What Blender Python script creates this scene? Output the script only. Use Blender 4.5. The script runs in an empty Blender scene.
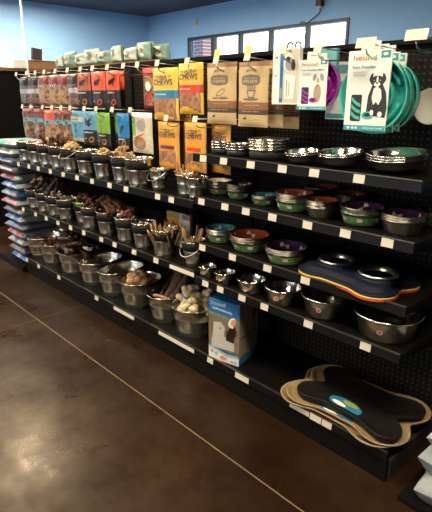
import bpy, math, random
from mathutils import Vector, Matrix
PI = math.pi
C = bpy.context.scene.collection
rnd = random.Random(7)

# ------------------------------------------------------------------ materials
MATS = {}
def mat(name, col, rough=.5, metal=0., emit=0., coat=0., noise=0., nscale=30., spec=.5, bump=0., col2=None):
    if name in MATS: return MATS[name]
    m = bpy.data.materials.new(name); m.use_nodes = True
    nt = m.node_tree; b = nt.nodes['Principled BSDF']
    c = (col[0], col[1], col[2], 1)
    b.inputs['Base Color'].default_value = c
    b.inputs['Roughness'].default_value = rough
    b.inputs['Metallic'].default_value = metal
    b.inputs['Specular IOR Level'].default_value = .3 if coat else spec
    b.inputs['Coat Weight'].default_value = coat*.4
    b.inputs['Coat Roughness'].default_value = .15
    if emit:
        b.inputs['Emission Color'].default_value = c; b.inputs['Emission Strength'].default_value = emit
    tc = nt.nodes.new('ShaderNodeTexCoord'); nz = nt.nodes.new('ShaderNodeTexNoise')
    nt.links.new(tc.outputs['Object'], nz.inputs['Vector']); nz.inputs['Scale'].default_value = nscale; nz.inputs['Detail'].default_value = 4
    if noise or col2:
        mx = nt.nodes.new('ShaderNodeMix'); mx.data_type = 'RGBA'
        k = col2 if col2 else tuple(x*(1-noise) for x in col)
        mx.inputs[6].default_value = (k[0], k[1], k[2], 1); mx.inputs[7].default_value = c
        mr = nt.nodes.new('ShaderNodeMapRange'); mr.inputs[1].default_value = .38; mr.inputs[2].default_value = .62
        nt.links.new(nz.outputs['Fac'], mr.inputs[0]); nt.links.new(mr.outputs[0], mx.inputs[0])
        nt.links.new(mx.outputs[2], b.inputs['Base Color'])
    if bump:
        bp = nt.nodes.new('ShaderNodeBump'); bp.inputs['Strength'].default_value = bump; bp.inputs['Distance'].default_value = .01
        nt.links.new(nz.outputs['Fac'], bp.inputs['Height']); nt.links.new(bp.outputs[0], b.inputs['Normal'])
    MATS[name] = m; return m

def math_node(nt, op, a, bval=None):
    n = nt.nodes.new('ShaderNodeMath'); n.operation = op
    if isinstance(a, (int, float)): n.inputs[0].default_value = a
    else: nt.links.new(a, n.inputs[0])
    if bval is not None:
        if isinstance(bval, (int, float)): n.inputs[1].default_value = bval
        else: nt.links.new(bval, n.inputs[1])
    return n.outputs[0]

def pegboard_mat():
    m = mat('pegboard_black', (.008, .0072, .006), .6, spec=.1)
    nt = m.node_tree; b = nt.nodes['Principled BSDF']
    tc = nt.nodes.new('ShaderNodeTexCoord'); s = nt.nodes.new('ShaderNodeSeparateXYZ'); nt.links.new(tc.outputs['Object'], s.inputs[0])
    ds = []
    for k in (0, 2):
        f = math_node(nt, 'FRACT', math_node(nt, 'MULTIPLY', s.outputs[k], 1/.0254))
        d = math_node(nt, 'SUBTRACT', f, .5); ds.append(math_node(nt, 'MULTIPLY', d, d))
    l = math_node(nt, 'LESS_THAN', math_node(nt, 'ADD', ds[0], ds[1]), .03)
    mx = nt.nodes.new('ShaderNodeMix'); mx.data_type = 'RGBA'
    mx.inputs[6].default_value = (.008, .0072, .006, 1); mx.inputs[7].default_value = (.05, .045, .035, 1)
    nt.links.new(l, mx.inputs[0]); nt.links.new(mx.outputs[2], b.inputs['Base Color'])
    return m

def floor_mat():
    m = mat('stained_concrete', (.06, .03, .015), .25)
    nt = m.node_tree; b = nt.nodes['Principled BSDF']
    tc = nt.nodes.new('ShaderNodeTexCoord'); s = nt.nodes.new('ShaderNodeSeparateXYZ'); nt.links.new(tc.outputs['Object'], s.inputs[0])
    def nz(sc, det):
        n = nt.nodes.new('ShaderNodeTexNoise'); n.inputs['Scale'].default_value = sc; n.inputs['Detail'].default_value = det
        n.inputs['Roughness'].default_value = .65
        nt.links.new(tc.outputs['Object'], n.inputs['Vector']); return n.outputs['Fac']
    r = nt.nodes.new('ShaderNodeValToRGB'); nt.links.new(nz(1.6, 8), r.inputs[0])
    e = r.color_ramp.elements; e[0].position = .3; e[0].color = (.010, .004, .0017, 1); e[1].position = .72; e[1].color = (.036, .018, .008, 1)
    k = r.color_ramp.elements.new(.5); k.color = (.018, .008, .0036, 1)
    r2 = nt.nodes.new('ShaderNodeValToRGB'); nt.links.new(nz(26, 6), r2.inputs[0])
    e = r2.color_ramp.elements; e[0].position = .35; e[0].color = (.7, .7, .7, 1); e[1].position = .75; e[1].color = (1.35, 1.3, 1.2, 1)
    mu = nt.nodes.new('ShaderNodeMix'); mu.data_type = 'RGBA'; mu.blend_type = 'MULTIPLY'; mu.inputs[0].default_value = 1
    nt.links.new(r.outputs[0], mu.inputs[6]); nt.links.new(r2.outputs[0], mu.inputs[7])
    # saw cuts
    wob = math_node(nt, 'MULTIPLY', math_node(nt, 'SUBTRACT', nz(40, 2), .5), .004)
    a = math_node(nt, 'LESS_THAN', math_node(nt, 'ABSOLUTE', math_node(nt, 'ADD', math_node(nt, 'SUBTRACT', s.outputs[1], 1.247), wob)), .0034)
    c2 = math_node(nt, 'LESS_THAN', math_node(nt, 'ABSOLUTE', math_node(nt, 'ADD', math_node(nt, 'SUBTRACT', s.outputs[0], -3.158), wob)), .0022)
    li = math_node(nt, 'MAXIMUM', a, c2)
    mx = nt.nodes.new('ShaderNodeMix'); mx.data_type = 'RGBA'
    nt.links.new(mu.outputs[2], mx.inputs[6]); mx.inputs[7].default_value = (.2, .14, .09, 1); nt.links.new(li, mx.inputs[0])
    nt.links.new(mx.outputs[2], b.inputs['Base Color'])
    mr = nt.nodes.new('ShaderNodeMapRange'); mr.inputs[1].default_value = .3; mr.inputs[2].default_value = .7; mr.inputs[3].default_value = .2; mr.inputs[4].default_value = .5
    nt.links.new(nz(2.2, 10), mr.inputs[0]); nt.links.new(mr.outputs[0], b.inputs['Roughness'])
    m2 = nt.nodes.new('ShaderNodeMapRange'); m2.inputs[1].default_value = .35; m2.inputs[2].default_value = .65; m2.inputs[3].default_value = .25; m2.inputs[4].default_value = .6
    nt.links.new(nz(5., 10), m2.inputs[0]); nt.links.new(m2.outputs[0], b.inputs['Specular IOR Level'])
    b.inputs['Specular Tint'].default_value = (1., .8, .58, 1)
    return m

def brick_mat():
    m = mat('red_brick', (.3, .1, .06), .8)
    nt = m.node_tree; b = nt.nodes['Principled BSDF']
    t = nt.nodes.new('ShaderNodeTexBrick'); t.inputs['Color1'].default_value = (.33, .12, .08, 1); t.inputs['Color2'].default_value = (.22, .08, .06, 1)
    t.inputs['Mortar'].default_value = (.6, .55, .5, 1); t.inputs['Scale'].default_value = 1; t.inputs['Brick Width'].default_value = .2; t.inputs['Row Height'].default_value = .07; t.inputs['Mortar Size'].default_value = .008
    tc = nt.nodes.new('ShaderNodeTexCoord'); mp = nt.nodes.new('ShaderNodeMapping'); mp.inputs['Rotation'].default_value = (PI/2, 0, 0)
    nt.links.new(tc.outputs['Object'], mp.inputs[0]); nt.links.new(mp.outputs[0], t.inputs['Vector']); nt.links.new(t.outputs['Color'], b.inputs['Base Color'])
    return m

def glass_mat():
    m = bpy.data.materials.new('window_glass'); m.use_nodes = True; nt = m.node_tree; nt.nodes.clear()
    o = nt.nodes.new('ShaderNodeOutputMaterial'); mx = nt.nodes.new('ShaderNodeMixShader'); t = nt.nodes.new('ShaderNodeBsdfTransparent'); g = nt.nodes.new('ShaderNodeBsdfGlossy')
    g.inputs['Roughness'].default_value = .02; fr = nt.nodes.new('ShaderNodeFresnel'); fr.inputs[0].default_value = 1.3
    nt.links.new(fr.outputs[0], mx.inputs[0]); nt.links.new(t.outputs[0], mx.inputs[1]); nt.links.new(g.outputs[0], mx.inputs[2]); nt.links.new(mx.outputs[0], o.inputs[0])
    return m

def galv_mat():
    m = mat('galvanized_steel', (.66, .63, .54), .26, 1., noise=.12, nscale=14, bump=.04)
    return m
PEG = pegboard_mat(); FLOOR = floor_mat(); BRICK = brick_mat(); GLASS = glass_mat()
GALV = galv_mat()
STEEL = mat('polished_steel', (.78, .75, .68), .16, 1.)
BRUSH = mat('brushed_steel', (.58, .55, .48), .3, 1., noise=.15, nscale=60)
WIRE = mat('hook_wire', (.62, .6, .55), .3, 1.)
BLACKM = mat('black_metal', (.006, .005, .0045), .5, spec=.1)
DECK = mat('black_shelf_deck', (.005, .0043, .0038), .45, noise=.3, nscale=9, spec=.12)
RUBBER = mat('black_rubber', (.012, .012, .012), .5)
TAG = mat('price_tag_paper', (.66, .6, .47), .6)
TAGY = mat('yellow_tag', (.85, .55, .08), .6)
WHITE = mat('white_card', (.82, .8, .74), .4, coat=.2)
WPLAS = mat('white_plastic', (.75, .74, .7), .4)
TEAL = mat('teal_plastic', (.05, .44, .37), .28, coat=.3)
PURP = mat('purple_plastic', (.33, .02, .34), .28, coat=.3)
TEALP = mat('teal_print', (.03, .33, .36), .4)
INK = mat('dark_ink', (.02, .02, .025), .5)
GREYP = mat('grey_print', (.3, .3, .29), .5); BADGE = mat('badge_grey_brown', (.16, .14, .11), .5)
YEL = mat('yellow_bag_film', (.85, .5, .06), .32, coat=.4, noise=.12, nscale=12, bump=.15)
YELD = mat('amber_bag_film', (.72, .34, .04), .32, coat=.4, noise=.12, nscale=12, bump=.15)
BLUEP = mat('blue_print', (.03, .2, .36), .35, coat=.4)
NAVY = mat('navy_ink', (.02, .05, .13), .4)
REDP = mat('red_print', (.62, .06, .035), .35, coat=.4, noise=.1)
REDO = mat('orange_red_film', (.75, .1, .04), .33, coat=.5, noise=.2, nscale=20, bump=.2)
RUST = mat('rust_film', (.45, .12, .06), .33, coat=.5, noise=.25, nscale=20, bump=.2)
PLUM = mat('plum_print', (.16, .03, .08), .4)
JERK = mat('jerky_window', (.22, .09, .045), .4, coat=.3, col2=(.4, .19, .11), nscale=45, bump=.3)
JERKL = mat('light_chew', (.55, .3, .12), .5, col2=(.35, .15, .05), nscale=30, bump=.3)
KRAFT = mat('kraft_paper', (.6, .43, .21), .55, noise=.1, nscale=14, bump=.12)
KBR = mat('kraft_brown_band', (.25, .11, .05), .5)
KDK = mat('kraft_dark_band', (.07, .05, .035), .5)
BLKF = mat('black_bag_film', (.018, .016, .015), .35, coat=.25, bump=.15)
GREENF = mat('lime_green_film', (.18, .4, .04), .35, coat=.4, noise=.15)
GREENL = mat('leaf_green', (.12, .33, .03), .45)
BLUEF = mat('sky_blue_film', (.12, .33, .5), .35, coat=.4, noise=.2)
BLUEV = mat('vivid_blue_film', (.02, .2, .48), .35, coat=.4, noise=.2)
CREAMF = mat('cream_film', (.62, .55, .4), .4, coat=.3, noise=.12)
CLEARB = mat('clear_bag_brown_chews', (.09, .035, .02), .3, coat=.6, col2=(.42, .26, .14), nscale=55, bump=.5)
CLEARD = mat('clear_bag_dark_chews', (.04, .02, .015), .3, coat=.7, col2=(.26, .14, .09), nscale=50, bump=.5)
MAROON = mat('maroon_print', (.25, .03, .03), .35, coat=.4, noise=.3)
AQUA = mat('aqua_band', (.14, .4, .42), .4, noise=.2)
MINT = mat('mint_bag_film', (.27, .43, .33), .35, coat=.4, noise=.3, nscale=24, bump=.25)
MINTW = mat('pale_mint_film', (.62, .7, .58), .35, coat=.4, noise=.2, nscale=24, bump=.25)
PINKP = mat('salmon_print', (.72, .22, .15), .4)
CHEW = mat('brown_chew', (.085, .036, .013), .6, noise=.5, nscale=40, bump=.4, spec=.2)
DCHEW = mat('dark_brown_chew', (.05, .021, .01), .3, coat=.8, noise=.5, nscale=30, bump=.6)
TANCH = mat('tan_chew', (.46, .27, .12), .5, noise=.3, nscale=40, bump=.3)
STICKM = mat('chew_stick', (.36, .19, .08), .5, noise=.45, nscale=30, bump=.3)
CREAM = mat('cream_rawhide', (.8, .66, .4), .5, noise=.18, nscale=30, bump=.3)
CHIP = mat('golden_chip', (.72, .45, .16), .5, noise=.3, nscale=50, bump=.3)
REDI = mat('terracotta_enamel', (.42, .08, .025), .3, coat=.3)
BLUI = mat('turquoise_enamel', (.03, .28, .34), .3, coat=.3)
PURI = mat('purple_enamel', (.06, .015, .085), .3, coat=.3)
WHTI = mat('cream_enamel', (.6, .52, .36), .35, coat=.3)
BONEP = mat('white_bone_print', (.75, .7, .6), .4)
LABG = mat('green_bowl_label', (.05, .17, .035), .5, col2=(.13, .28, .09), nscale=70)
LABP = mat('pink_print', (.6, .25, .25), .5)
TAN = mat('tan_tray_plastic', (.36, .25, .125), .42, noise=.06)
NAVYP = mat('navy_rubber', (.004, .0065, .018), .55, spec=.2)
STEEL2 = mat('satin_steel', (.85, .82, .74), .28, 1.)
YELR = mat('yellow_rubber', (.75, .5, .05), .45)
REDR = mat('red_rubber', (.55, .03, .02), .45)
WALLB = mat('blue_wall_paint', (.33, .60, .98), .75, noise=.03, nscale=2)
WALLT = mat('tan_wall_paint', (.45, .38, .3), .75, noise=.03, nscale=2)
CEILM = mat('dark_ceiling_paint', (.06, .05, .075), .8)
DFRAME = mat('dark_window_frame', (.03, .04, .06), .4)
SILV = mat('silver_bag_film', (.5, .5, .52), .3, metal=.3, coat=.4, noise=.25, bump=.2)
SACKB = mat('blue_sack_film', (.02, .09, .4), .32, coat=.4, noise=.2, bump=.2)
SACKW = mat('white_sack_film', (.32, .35, .37), .35, coat=.4, noise=.12, bump=.25)
SACKN = mat('brown_sack_film', (.14, .07, .04), .35, coat=.4, noise=.2, bump=.2)
CARDB = mat('cardboard', (.34, .17, .07), .7, noise=.15)
SKIN = mat('photo_beige', (.45, .33, .2), .5, noise=.25, nscale=15)
LAMPM = mat('lamp_diffuser', (1., .85, .62), .5, emit=40.)
WOODT = mat('wood_top', (.2, .10, .035), .5, noise=.2)

# ------------------------------------------------------------------ geometry
TEXTC = {}
def text_shape(s):
    if s in TEXTC: return TEXTC[s]
    cu = bpy.data.curves.new('lettering', 'FONT'); cu.body = s; cu.resolution_u = 2; cu.align_x = 'CENTER'; cu.offset = .018
    ob = bpy.data.objects.new('lettering', cu); C.objects.link(ob)
    dg = bpy.context.evaluated_depsgraph_get(); me = ob.evaluated_get(dg).to_mesh()
    vs = [(v.co.x, v.co.y) for v in me.vertices]; fs = [tuple(p.vertices) for p in me.polygons]
    ob.evaluated_get(dg).to_mesh_clear(); bpy.data.objects.remove(ob); bpy.data.curves.remove(cu)
    xs = [v[0] for v in vs]; ys = [v[1] for v in vs]
    x0, x1, y0, y1 = min(xs), max(xs), min(ys), max(ys)
    vs = [((x-x0)/(x1-x0)-.5, (y-y0)/(y1-y0)-.5) for x, y in vs]
    TEXTC[s] = (vs, fs); return TEXTC[s]

class MB:
    def __init__(s): s.v = []; s.f = []; s.m = []; s.s = []
    def add(s, vs, fs, mi=0, smooth=False, M=None):
        n = len(s.v)
        for p in vs:
            s.v.append(tuple(M @ Vector(p)) if M is not None else tuple(p))
        for i, f in enumerate(fs):
            s.f.append(tuple(n+k for k in f)); s.m.append(mi[i] if isinstance(mi, list) else mi); s.s.append(smooth)
        return s
    def box(s, x0, x1, y0, y1, z0, z1, mi=0, M=None):
        vs = [(x, y, z) for x in (x0, x1) for y in (y0, y1) for z in (z0, z1)]
        fs = [(0,1,3,2), (4,6,7,5), (0,4,5,1), (2,3,7,6), (0,2,6,4), (1,5,7,3)]
        return s.add(vs, fs, mi, False, M)
    def bevbox(s, x0, x1, y0, y1, z0, z1, b, mi=0, M=None):
        poly = rrect(x0, x1, y0, y1, b, 3)
        s.prism(poly, z0, z1, mi, M); return s
    def prism(s, poly, z0, z1, mi=0, M=None, smooth=False):
        n = len(poly); cx = sum(p[0] for p in poly)/n; cy = sum(p[1] for p in poly)/n
        vs = [(p[0], p[1], z0) for p in poly] + [(p[0], p[1], z1) for p in poly] + [(cx, cy, z0), (cx, cy, z1)]
        fs = [(i, (i+1) % n, n+(i+1) % n, n+i) for i in range(n)]
        fs += [((i+1) % n, i, 2*n) for i in range(n)] + [(n+i, n+(i+1) % n, 2*n+1) for i in range(n)]
        return s.add(vs, fs, mi, smooth, M)
    def loft(s, rings, mi=0, M=None, cap0=False, cap1=False, smooth=True):
        n = len(rings[0]); vs = [p for r in rings for p in r]; fs = []; ms = []
        for k in range(len(rings)-1):
            for i in range(n):
                fs.append((k*n+i, k*n+(i+1) % n, (k+1)*n+(i+1) % n, (k+1)*n+i)); ms.append(mi[k] if isinstance(mi, list) else mi)
        for flag, k, ml in ((cap0, 0, 0), (cap1, len(rings)-1, -1)):
            if flag:
                r = rings[k]; c = tuple(sum(p[j] for p in r)/n for j in range(3)); vs.append(c); ci = len(vs)-1
                for i in range(n):
                    a, b = k*n+i, k*n+(i+1) % n
                    fs.append((b, a, ci) if k == 0 else (a, b, ci)); ms.append(mi[ml] if isinstance(mi, list) else mi)
        return s.add(vs, fs, ms, smooth, M)
    def lathe(s, prof, n=32, mi=0, M=None, sx=1., sy=1., cap0=False, cap1=False, cx=0, cy=0):
        if n >= 24: n = 112
        rings = [[(cx+r*sx*math.cos(2*PI*i/n), cy+r*sy*math.sin(2*PI*i/n), z) for i in range(n)] for r, z in prof]
        return s.loft(rings, mi, M, cap0, cap1)
    def tube(s, pts, r, n=8, mi=0, M=None, closed=False):
        P = [Vector(p) for p in pts]; L = len(P); rings = []
        rs = r if isinstance(r, list) else [r]*L
        up = Vector((0, 0, 1))
        for i, p in enumerate(P):
            if closed: d = P[(i+1) % L]-P[i-1]
            else: d = (P[min(i+1, L-1)]-P[max(i-1, 0)])
            d = d.normalized() if d.length > 1e-9 else up
            a = d.cross(up) if abs(d.z) < .95 else d.cross(Vector((0, 1, 0)))
            a.normalize(); b = d.cross(a)
            rings.append([tuple(p+a*rs[i]*math.cos(2*PI*k/n)+b*rs[i]*math.sin(2*PI*k/n)) for k in range(n)])
        if closed: rings.append(rings[0])
        return s.loft(rings, mi, M, not closed, not closed)
    def ball(s, c, rx, ry, rz, mi=0, M=None, n=12, jit=0.):
        rings = []
        for j in range(1, 7):
            t = PI*j/7
            rings.append([(c[0]+rx*math.sin(t)*math.cos(2*PI*i/n)*(1+jit*rnd.uniform(-1, 1)), c[1]+ry*math.sin(t)*math.sin(2*PI*i/n)*(1+jit*rnd.uniform(-1, 1)), c[2]-rz*math.cos(t)) for i in range(n)])
        return s.loft(rings, mi, M, True, True)
    def build(s, name, mats, parent=None, loc=None, rotz=0.):
        me = bpy.data.meshes.new(name); me.from_pydata(s.v, [], s.f)
        for m in (mats if isinstance(mats, (list, tuple)) else [mats]): me.materials.append(m)
        me.polygons.foreach_set('material_index', s.m); me.polygons.foreach_set('use_smooth', s.s); me.update()
        o = bpy.data.objects.new(name, me); C.objects.link(o)
        if parent: o.parent = parent
        if loc: o.location = loc
        o.rotation_euler.z = rotz
        return o

def rrect(x0, x1, y0, y1, r, n=4):
    P = []
    for cx, cy, a0 in ((x1-r, y1-r, 0), (x0+r, y1-r, 90), (x0+r, y0+r, 180), (x1-r, y0+r, 270)):
        for k in range(n+1):
            a = math.radians(a0+90*k/n); P.append((cx+r*math.cos(a), cy+r*math.sin(a)))
    return P
def ellipse(cx, cy, rx, ry, n=18, rot=0.):
    return [(cx+rx*math.cos(a)*math.cos(rot)-ry*math.sin(a)*math.sin(rot), cy+rx*math.cos(a)*math.sin(rot)+ry*math.sin(a)*math.cos(rot)) for a in [2*PI*k/n for k in range(n)]]
def bone2d(L=1., W=.5):
    P = []
    for cx, cy, a0, a1 in ((L/2, W*.25, -30, 210), (-L/2, W*.25, -30, 210), (-L/2, -W*.25, 150, 390), (L/2, -W*.25, 150, 390)):
        for k in range(5):
            a = math.radians(a0+(a1-a0)*k/4); P.append((cx+W*.3*math.cos(a), cy+W*.3*math.sin(a)))
    return P

def prop(o, label, cat, group=None, kind=None):
    if label: o['label'] = label
    if cat: o['category'] = cat
    if group: o['group'] = group
    if kind: o['kind'] = kind
    return o
def thing(name, label, cat, loc=(0, 0, 0), rotz=0., group=None):
    o = bpy.data.objects.new(name, None); C.objects.link(o); o.empty_display_size = .05
    o.location = loc; o.rotation_euler.z = rotz
    return prop(o, label, cat, group)
def struct(o): o['kind'] = 'structure'; return o
def dup(root, loc, rotz=0., label=None, group=None):
    r = root.copy(); C.objects.link(r); r.location = loc; r.rotation_euler.z = rotz
    if label: r['label'] = label
    if group: r['group'] = group
    for ch in list(root.children):
        c = ch.copy(); C.objects.link(c); c.parent = r
        for g in ch.children:
            d = g.copy(); C.objects.link(d); d.parent = c
    return r

# a printed pouch or sack. front face looks along -Y, base at z=0 (hang) or lies flat (lie)
class Pouch:
    def __init__(s, w, h, t, region, mats, wav=.0, nu=18, nv=26, seed=0, back=0, plump=False):
        s.plump = plump
        s.w, s.h, s.t, s.mats, s.wav = w, h, t, mats, wav; s.mb = MB(); s.ph = seed*1.7
        vs = []; fs = []; mi = []
        for side in (-1, 1):
            for j in range(nv+1):
                for i in range(nu+1):
                    u = i/nu; v = j/nv
                    vs.append(s.pt(u, v, side))
        n = (nu+1)*(nv+1)
        for j in range(nv):
            for i in range(nu):
                a = j*(nu+1)+i; fs.append((a, a+1, a+nu+2, a+nu+1)); mi.append(region((i+.5)/nu, (j+.5)/nv))
        for j in range(nv):
            for i in range(nu):
                a = n+j*(nu+1)+i; fs.append((a, a+nu+1, a+nu+2, a+1)); mi.append(back if back is not None else region((i+.5)/nu, (j+.5)/nv))
        s.mb.add(vs, fs, mi, True)
    def f(s, u, v):
        if s.plump: g = (max(0, 1-abs(2*u-1)**6))**.4*(max(0, 1-abs(2*v-1)**8))**.4; return s.t/2*g*(1+.08*math.sin(7*u+s.ph)*math.sin(6*v+s.ph))
        g = (max(0, 1-abs(2*u-1)**4))**.7*(max(0, 1-abs(2*v-1)**6))**.8
        return s.t/2*g + s.wav*math.sin(9*u+s.ph+4*v)*math.sin(11*v+s.ph*2)*g
    def pt(s, u, v, side, off=0.):
        y = side*(s.f(u, v)+.0008+off)
        pin = 1-.025*math.sin(PI*v)+.008*math.sin(14*v+s.ph)
        return ((u-.5)*s.w*pin, y, v*s.h)
    def deca(s, poly, mi, layer=1):
        n = len(poly); cx = sum(p[0] for p in poly)/n; cy = sum(p[1] for p in poly)/n; vs = []
        for k in (1, .66, .33):
            for p in poly:
                vs.append(s.pt(cx+(p[0]-cx)*k, cy+(p[1]-cy)*k, -1, .0007*layer))
        vs.append(s.pt(cx, cy, -1, .0007*layer)); fs = []
        for k in range(2):
            for i in range(n): fs.append((k*n+i, k*n+(i+1) % n, (k+1)*n+(i+1) % n, (k+1)*n+i))
        fs += [(2*n+i, 2*n+(i+1) % n, 3*n) for i in range(n)]
        s.mb.add(vs, fs, mi, True); return s
    def text(s, t, u, v, wu, hv, mi, layer=3, arc=0., tilt=0.):
        vs, fs = text_shape(t); P = []
        for x, y in vs:
            P.append(s.pt(u+x*wu, v+y*hv+tilt*x-arc*4*x*x, -1, .0007*layer))
        s.mb.add(P, fs, mi, False); return s
    def hole(s, mi): return s.deca(ellipse(.5, .955, .035, .012, 10), mi, 2)
    def hang(s, name, loc, rotz=0.): return s.mb.build(name, s.mats, None, loc, rotz)
    def lie(s, name, loc, rotz=0., tx=0.):
        M = Matrix.Rotation(-PI/2, 4, 'X')
        s.mb.v = [tuple(Vector((p[0], p[2]-s.h/2, -p[1]+s.t/2))) for p in s.mb.v]
        return s.mb.build(name, s.mats, None, loc, rotz)

# ------------------------------------------------------------------ the room
XW, YW, ZC = -9.84, 7.2, 3.2
XR, YF = 7.5, -5.5
struct(MB().box(XW-.1, XR+.1, YF-.1, YW+.1, -.1, 0).build('floor', FLOOR))
struct(MB().box(XW-.1, XR+.1, YF-.1, YW+.1, ZC, ZC+.1).build('ceiling', CEILM))
struct(MB().box(XW-.1, XW, YF, YW, 0, ZC).build('wall_left', WALLB))
struct(MB().box(XR, XR+.1, YF, YW, 0, ZC).build('wall_right', WALLT))
FX0, FX1, FZ0, FZ1 = -6.2, .6, .5, 2.5  # wall opening for the added front window
w = MB(); w.box(XW, FX0, YF-.15, YF, 0, ZC); w.box(FX1, XR, YF-.15, YF, 0, ZC); w.box(FX0, FX1, YF-.15, YF, 0, FZ0); w.box(FX0, FX1, YF-.15, YF, FZ1, ZC)
struct(w.build('wall_front', WALLT))
added_win = struct(thing('added_front_window', None, None, ((FX0+FX1)/2, YF, FZ0)))  # unseen window behind the camera, added for front daylight and streaks on steel
for k in range(5):
    x = (FX1-FX0)*(k/4-.5); MB().box(x-.06, x+.06, -.12, .02, 0, FZ1-FZ0).build('mullion', DFRAME, added_win)
f = MB(); f.box((FX0-FX1)/2, (FX1-FX0)/2, -.12, .02, 0, .06); f.box((FX0-FX1)/2, (FX1-FX0)/2, -.12, .02, FZ1-FZ0-.06, FZ1-FZ0); f.build('window_frame', DFRAME, added_win)
for k in range(4):
    a = (FX1-FX0)*(k/4-.5); MB().box(a+.06, a+(FX1-FX0)/4-.06, -.06, -.055, .06, FZ1-FZ0-.06).build('pane', GLASS, added_win)
WX0, WX1, WZ0, WZ1 = -8.46, -4.61, 2.12, 2.66
w = MB(); w.box(XW, WX0, YW, YW+.15, 0, ZC); w.box(WX1, XR, YW, YW+.15, 0, ZC); w.box(WX0, WX1, YW, YW+.15, 0, WZ0); w.box(WX0, WX1, YW, YW+.15, WZ1, ZC)
struct(w.build('wall_back', WALLB))
win = struct(thing('window_1', None, None, ((WX0+WX1)/2, YW, WZ0)))
hw = (WX1-WX0)/2; hh = WZ1-WZ0
f = MB(); f.box(-hw, hw, -.02, .1, 0, .05); f.box(-hw, hw, -.02, .1, hh-.05, hh); f.box(-hw, -hw+.05, -.02, .1, .05, hh-.05); f.box(hw-.05, hw, -.02, .1, .05, hh-.05)
f.build('window_frame', DFRAME, win)
MULL = [-7.72, -6.97, -6.22, -5.42]
for x in MULL: MB().box(x-.025-(WX0+hw), x+.025-(WX0+hw), -.015, .09, .05, hh-.05).build('mullion', DFRAME, win)
ed = [WX0+.05]+MULL+[WX1-.05]
for a, b in zip(ed, ed[1:]):
    MB().box(a+.02-(WX0+hw), b-.02-(WX0+hw), .04, .045, .05, hh-.05).build('pane', GLASS, win)
prop(MB().box(-9.5, -8.62, 7.75, 8.2, 0, 3.6).build('brick_pillar', BRICK), 'red brick pillar outside behind the leftmost window pane', 'pillar')

# ceiling lights (2x4 troffers), out of view; some inferred from floor glows
def troffer(x, y, lab, first=[None], rz=0):
    if first[0] is None:
        t = thing('unseen_ceiling_light', lab, 'ceiling light', (x, y, ZC), rz, 'ceiling light panels')
        m = MB(); m.box(-.63, .63, -.33, -.30, -.05, 0); m.box(-.63, .63, .30, .33, -.05, 0); m.box(-.63, -.60, -.3, .3, -.05, 0); m.box(.60, .63, -.3, .3, -.05, 0)
        m.build('frame', WPLAS, t)
        MB().box(-.6, .6, -.3, .3, -.035, -.02).build('diffuser', LAMPM, t)
        first[0] = t; return t
    return dup(first[0], (x, y, ZC), rz, lab)
for x, y in [(-8.7, 3.0), (-5.6, 1.75), (-5.0, -.4), (-2.6, .35), (-.1, .55), (-8.3, 4.4), (-5.2, 4.6), (-1.4, -2.6), (-7.8, -.6), (-9.0, .9), (-6.7, 4.3)]:  # rear panels and the last two are added to brighten the blue walls
    troffer(x, y, 'unseen flat white light panel set in the dark shop ceiling')

# little fittings on the back wall
prop(MB().bevbox(-.035, .035, -.06, .06, 0, .03, .012, 0, Matrix.Rotation(PI/2, 4, 'X')).build('alarm_sensor', mat('ivory_plastic', (.6, .5, .33), .5), None, (-8.17, YW, 2.935)), 'small ivory sensor box high on the blue wall above the window', 'sensor')
cam_t = thing('wall_camera', 'small dark camera with hanging cable high above the window', 'security camera', (-5.15, YW, 2.9))
MB().box(-.05, .05, -.1, 0, -.03, .12).build('housing', mat('brown_housing', (.12, .06, .04), .5), cam_t)
MB().lathe([(.03, -.06), (.035, -.03), (.03, -.02)], 16, 0, Matrix.Translation((0, -.05, 0)), cap0=True, cap1=True).build('lens', WPLAS, cam_t)
MB().tube([(0, -.02, -.05), (-.02, -.02, -.12), (-.1, -.02, -.17), (-.16, -.02, -.2), (-.26, -.02, -.25), (-.34, -.02, -.22), (-.4, -.02, -.235)], .008, 6).build('cable', BLACKM, cam_t)

# far fixture at the left
fx = thing('display_fixture', 'tall black fixture end panel standing at the far left', 'store fixture', (-6.6, 2.7, 0))
MB().box(-.62, .62, -1.0, 1.0, 0, 1.78).build('body', BLACKM, fx)
MB().box(-.63, .63, -1.01, 1.01, 1.78, 1.815).build('top_board', WOODT, fx)
bx = thing('cardboard_box', 'brown cardboard box lying on top of the far black fixture', 'box', (-6.14, 2.97, 1.815))
MB().box(-.16, .16, -.34, .34, 0, .085).build('carton', CARDB, bx)
MB().box(-.165, .165, -.345, .345, .086, .094).build('lid', CARDB, bx)
b2 = prop(MB().box(-.12, .12, .0, .16, 0, .085).build('white_carton', WHITE, None, (-6.08, 2.44, 1.815)), 'white flat carton beside the brown box on the far fixture', 'box')
prop(MB().box(-.02, .02, -.06, .06, 0, .13, 0, Matrix.Rotation(-.12, 4, 'X')).build('dark_card', mat('dark_brown_card', (.06, .04, .04), .5), None, (-6.0, 2.74, 1.91)), 'small dark brown card standing on the brown cardboard box', 'card')
prop(MB().lathe([(.09, 0), (.09, .015), (.012, .02), (.0095, 1.), (.0095, ZC-.01)], 12, 0, None, cap0=True, cap1=True).build('white_pole', WPLAS, None, (-5.26, 2.3, 0)), 'thin white pole rising to the ceiling at the far left', 'pole')

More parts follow.
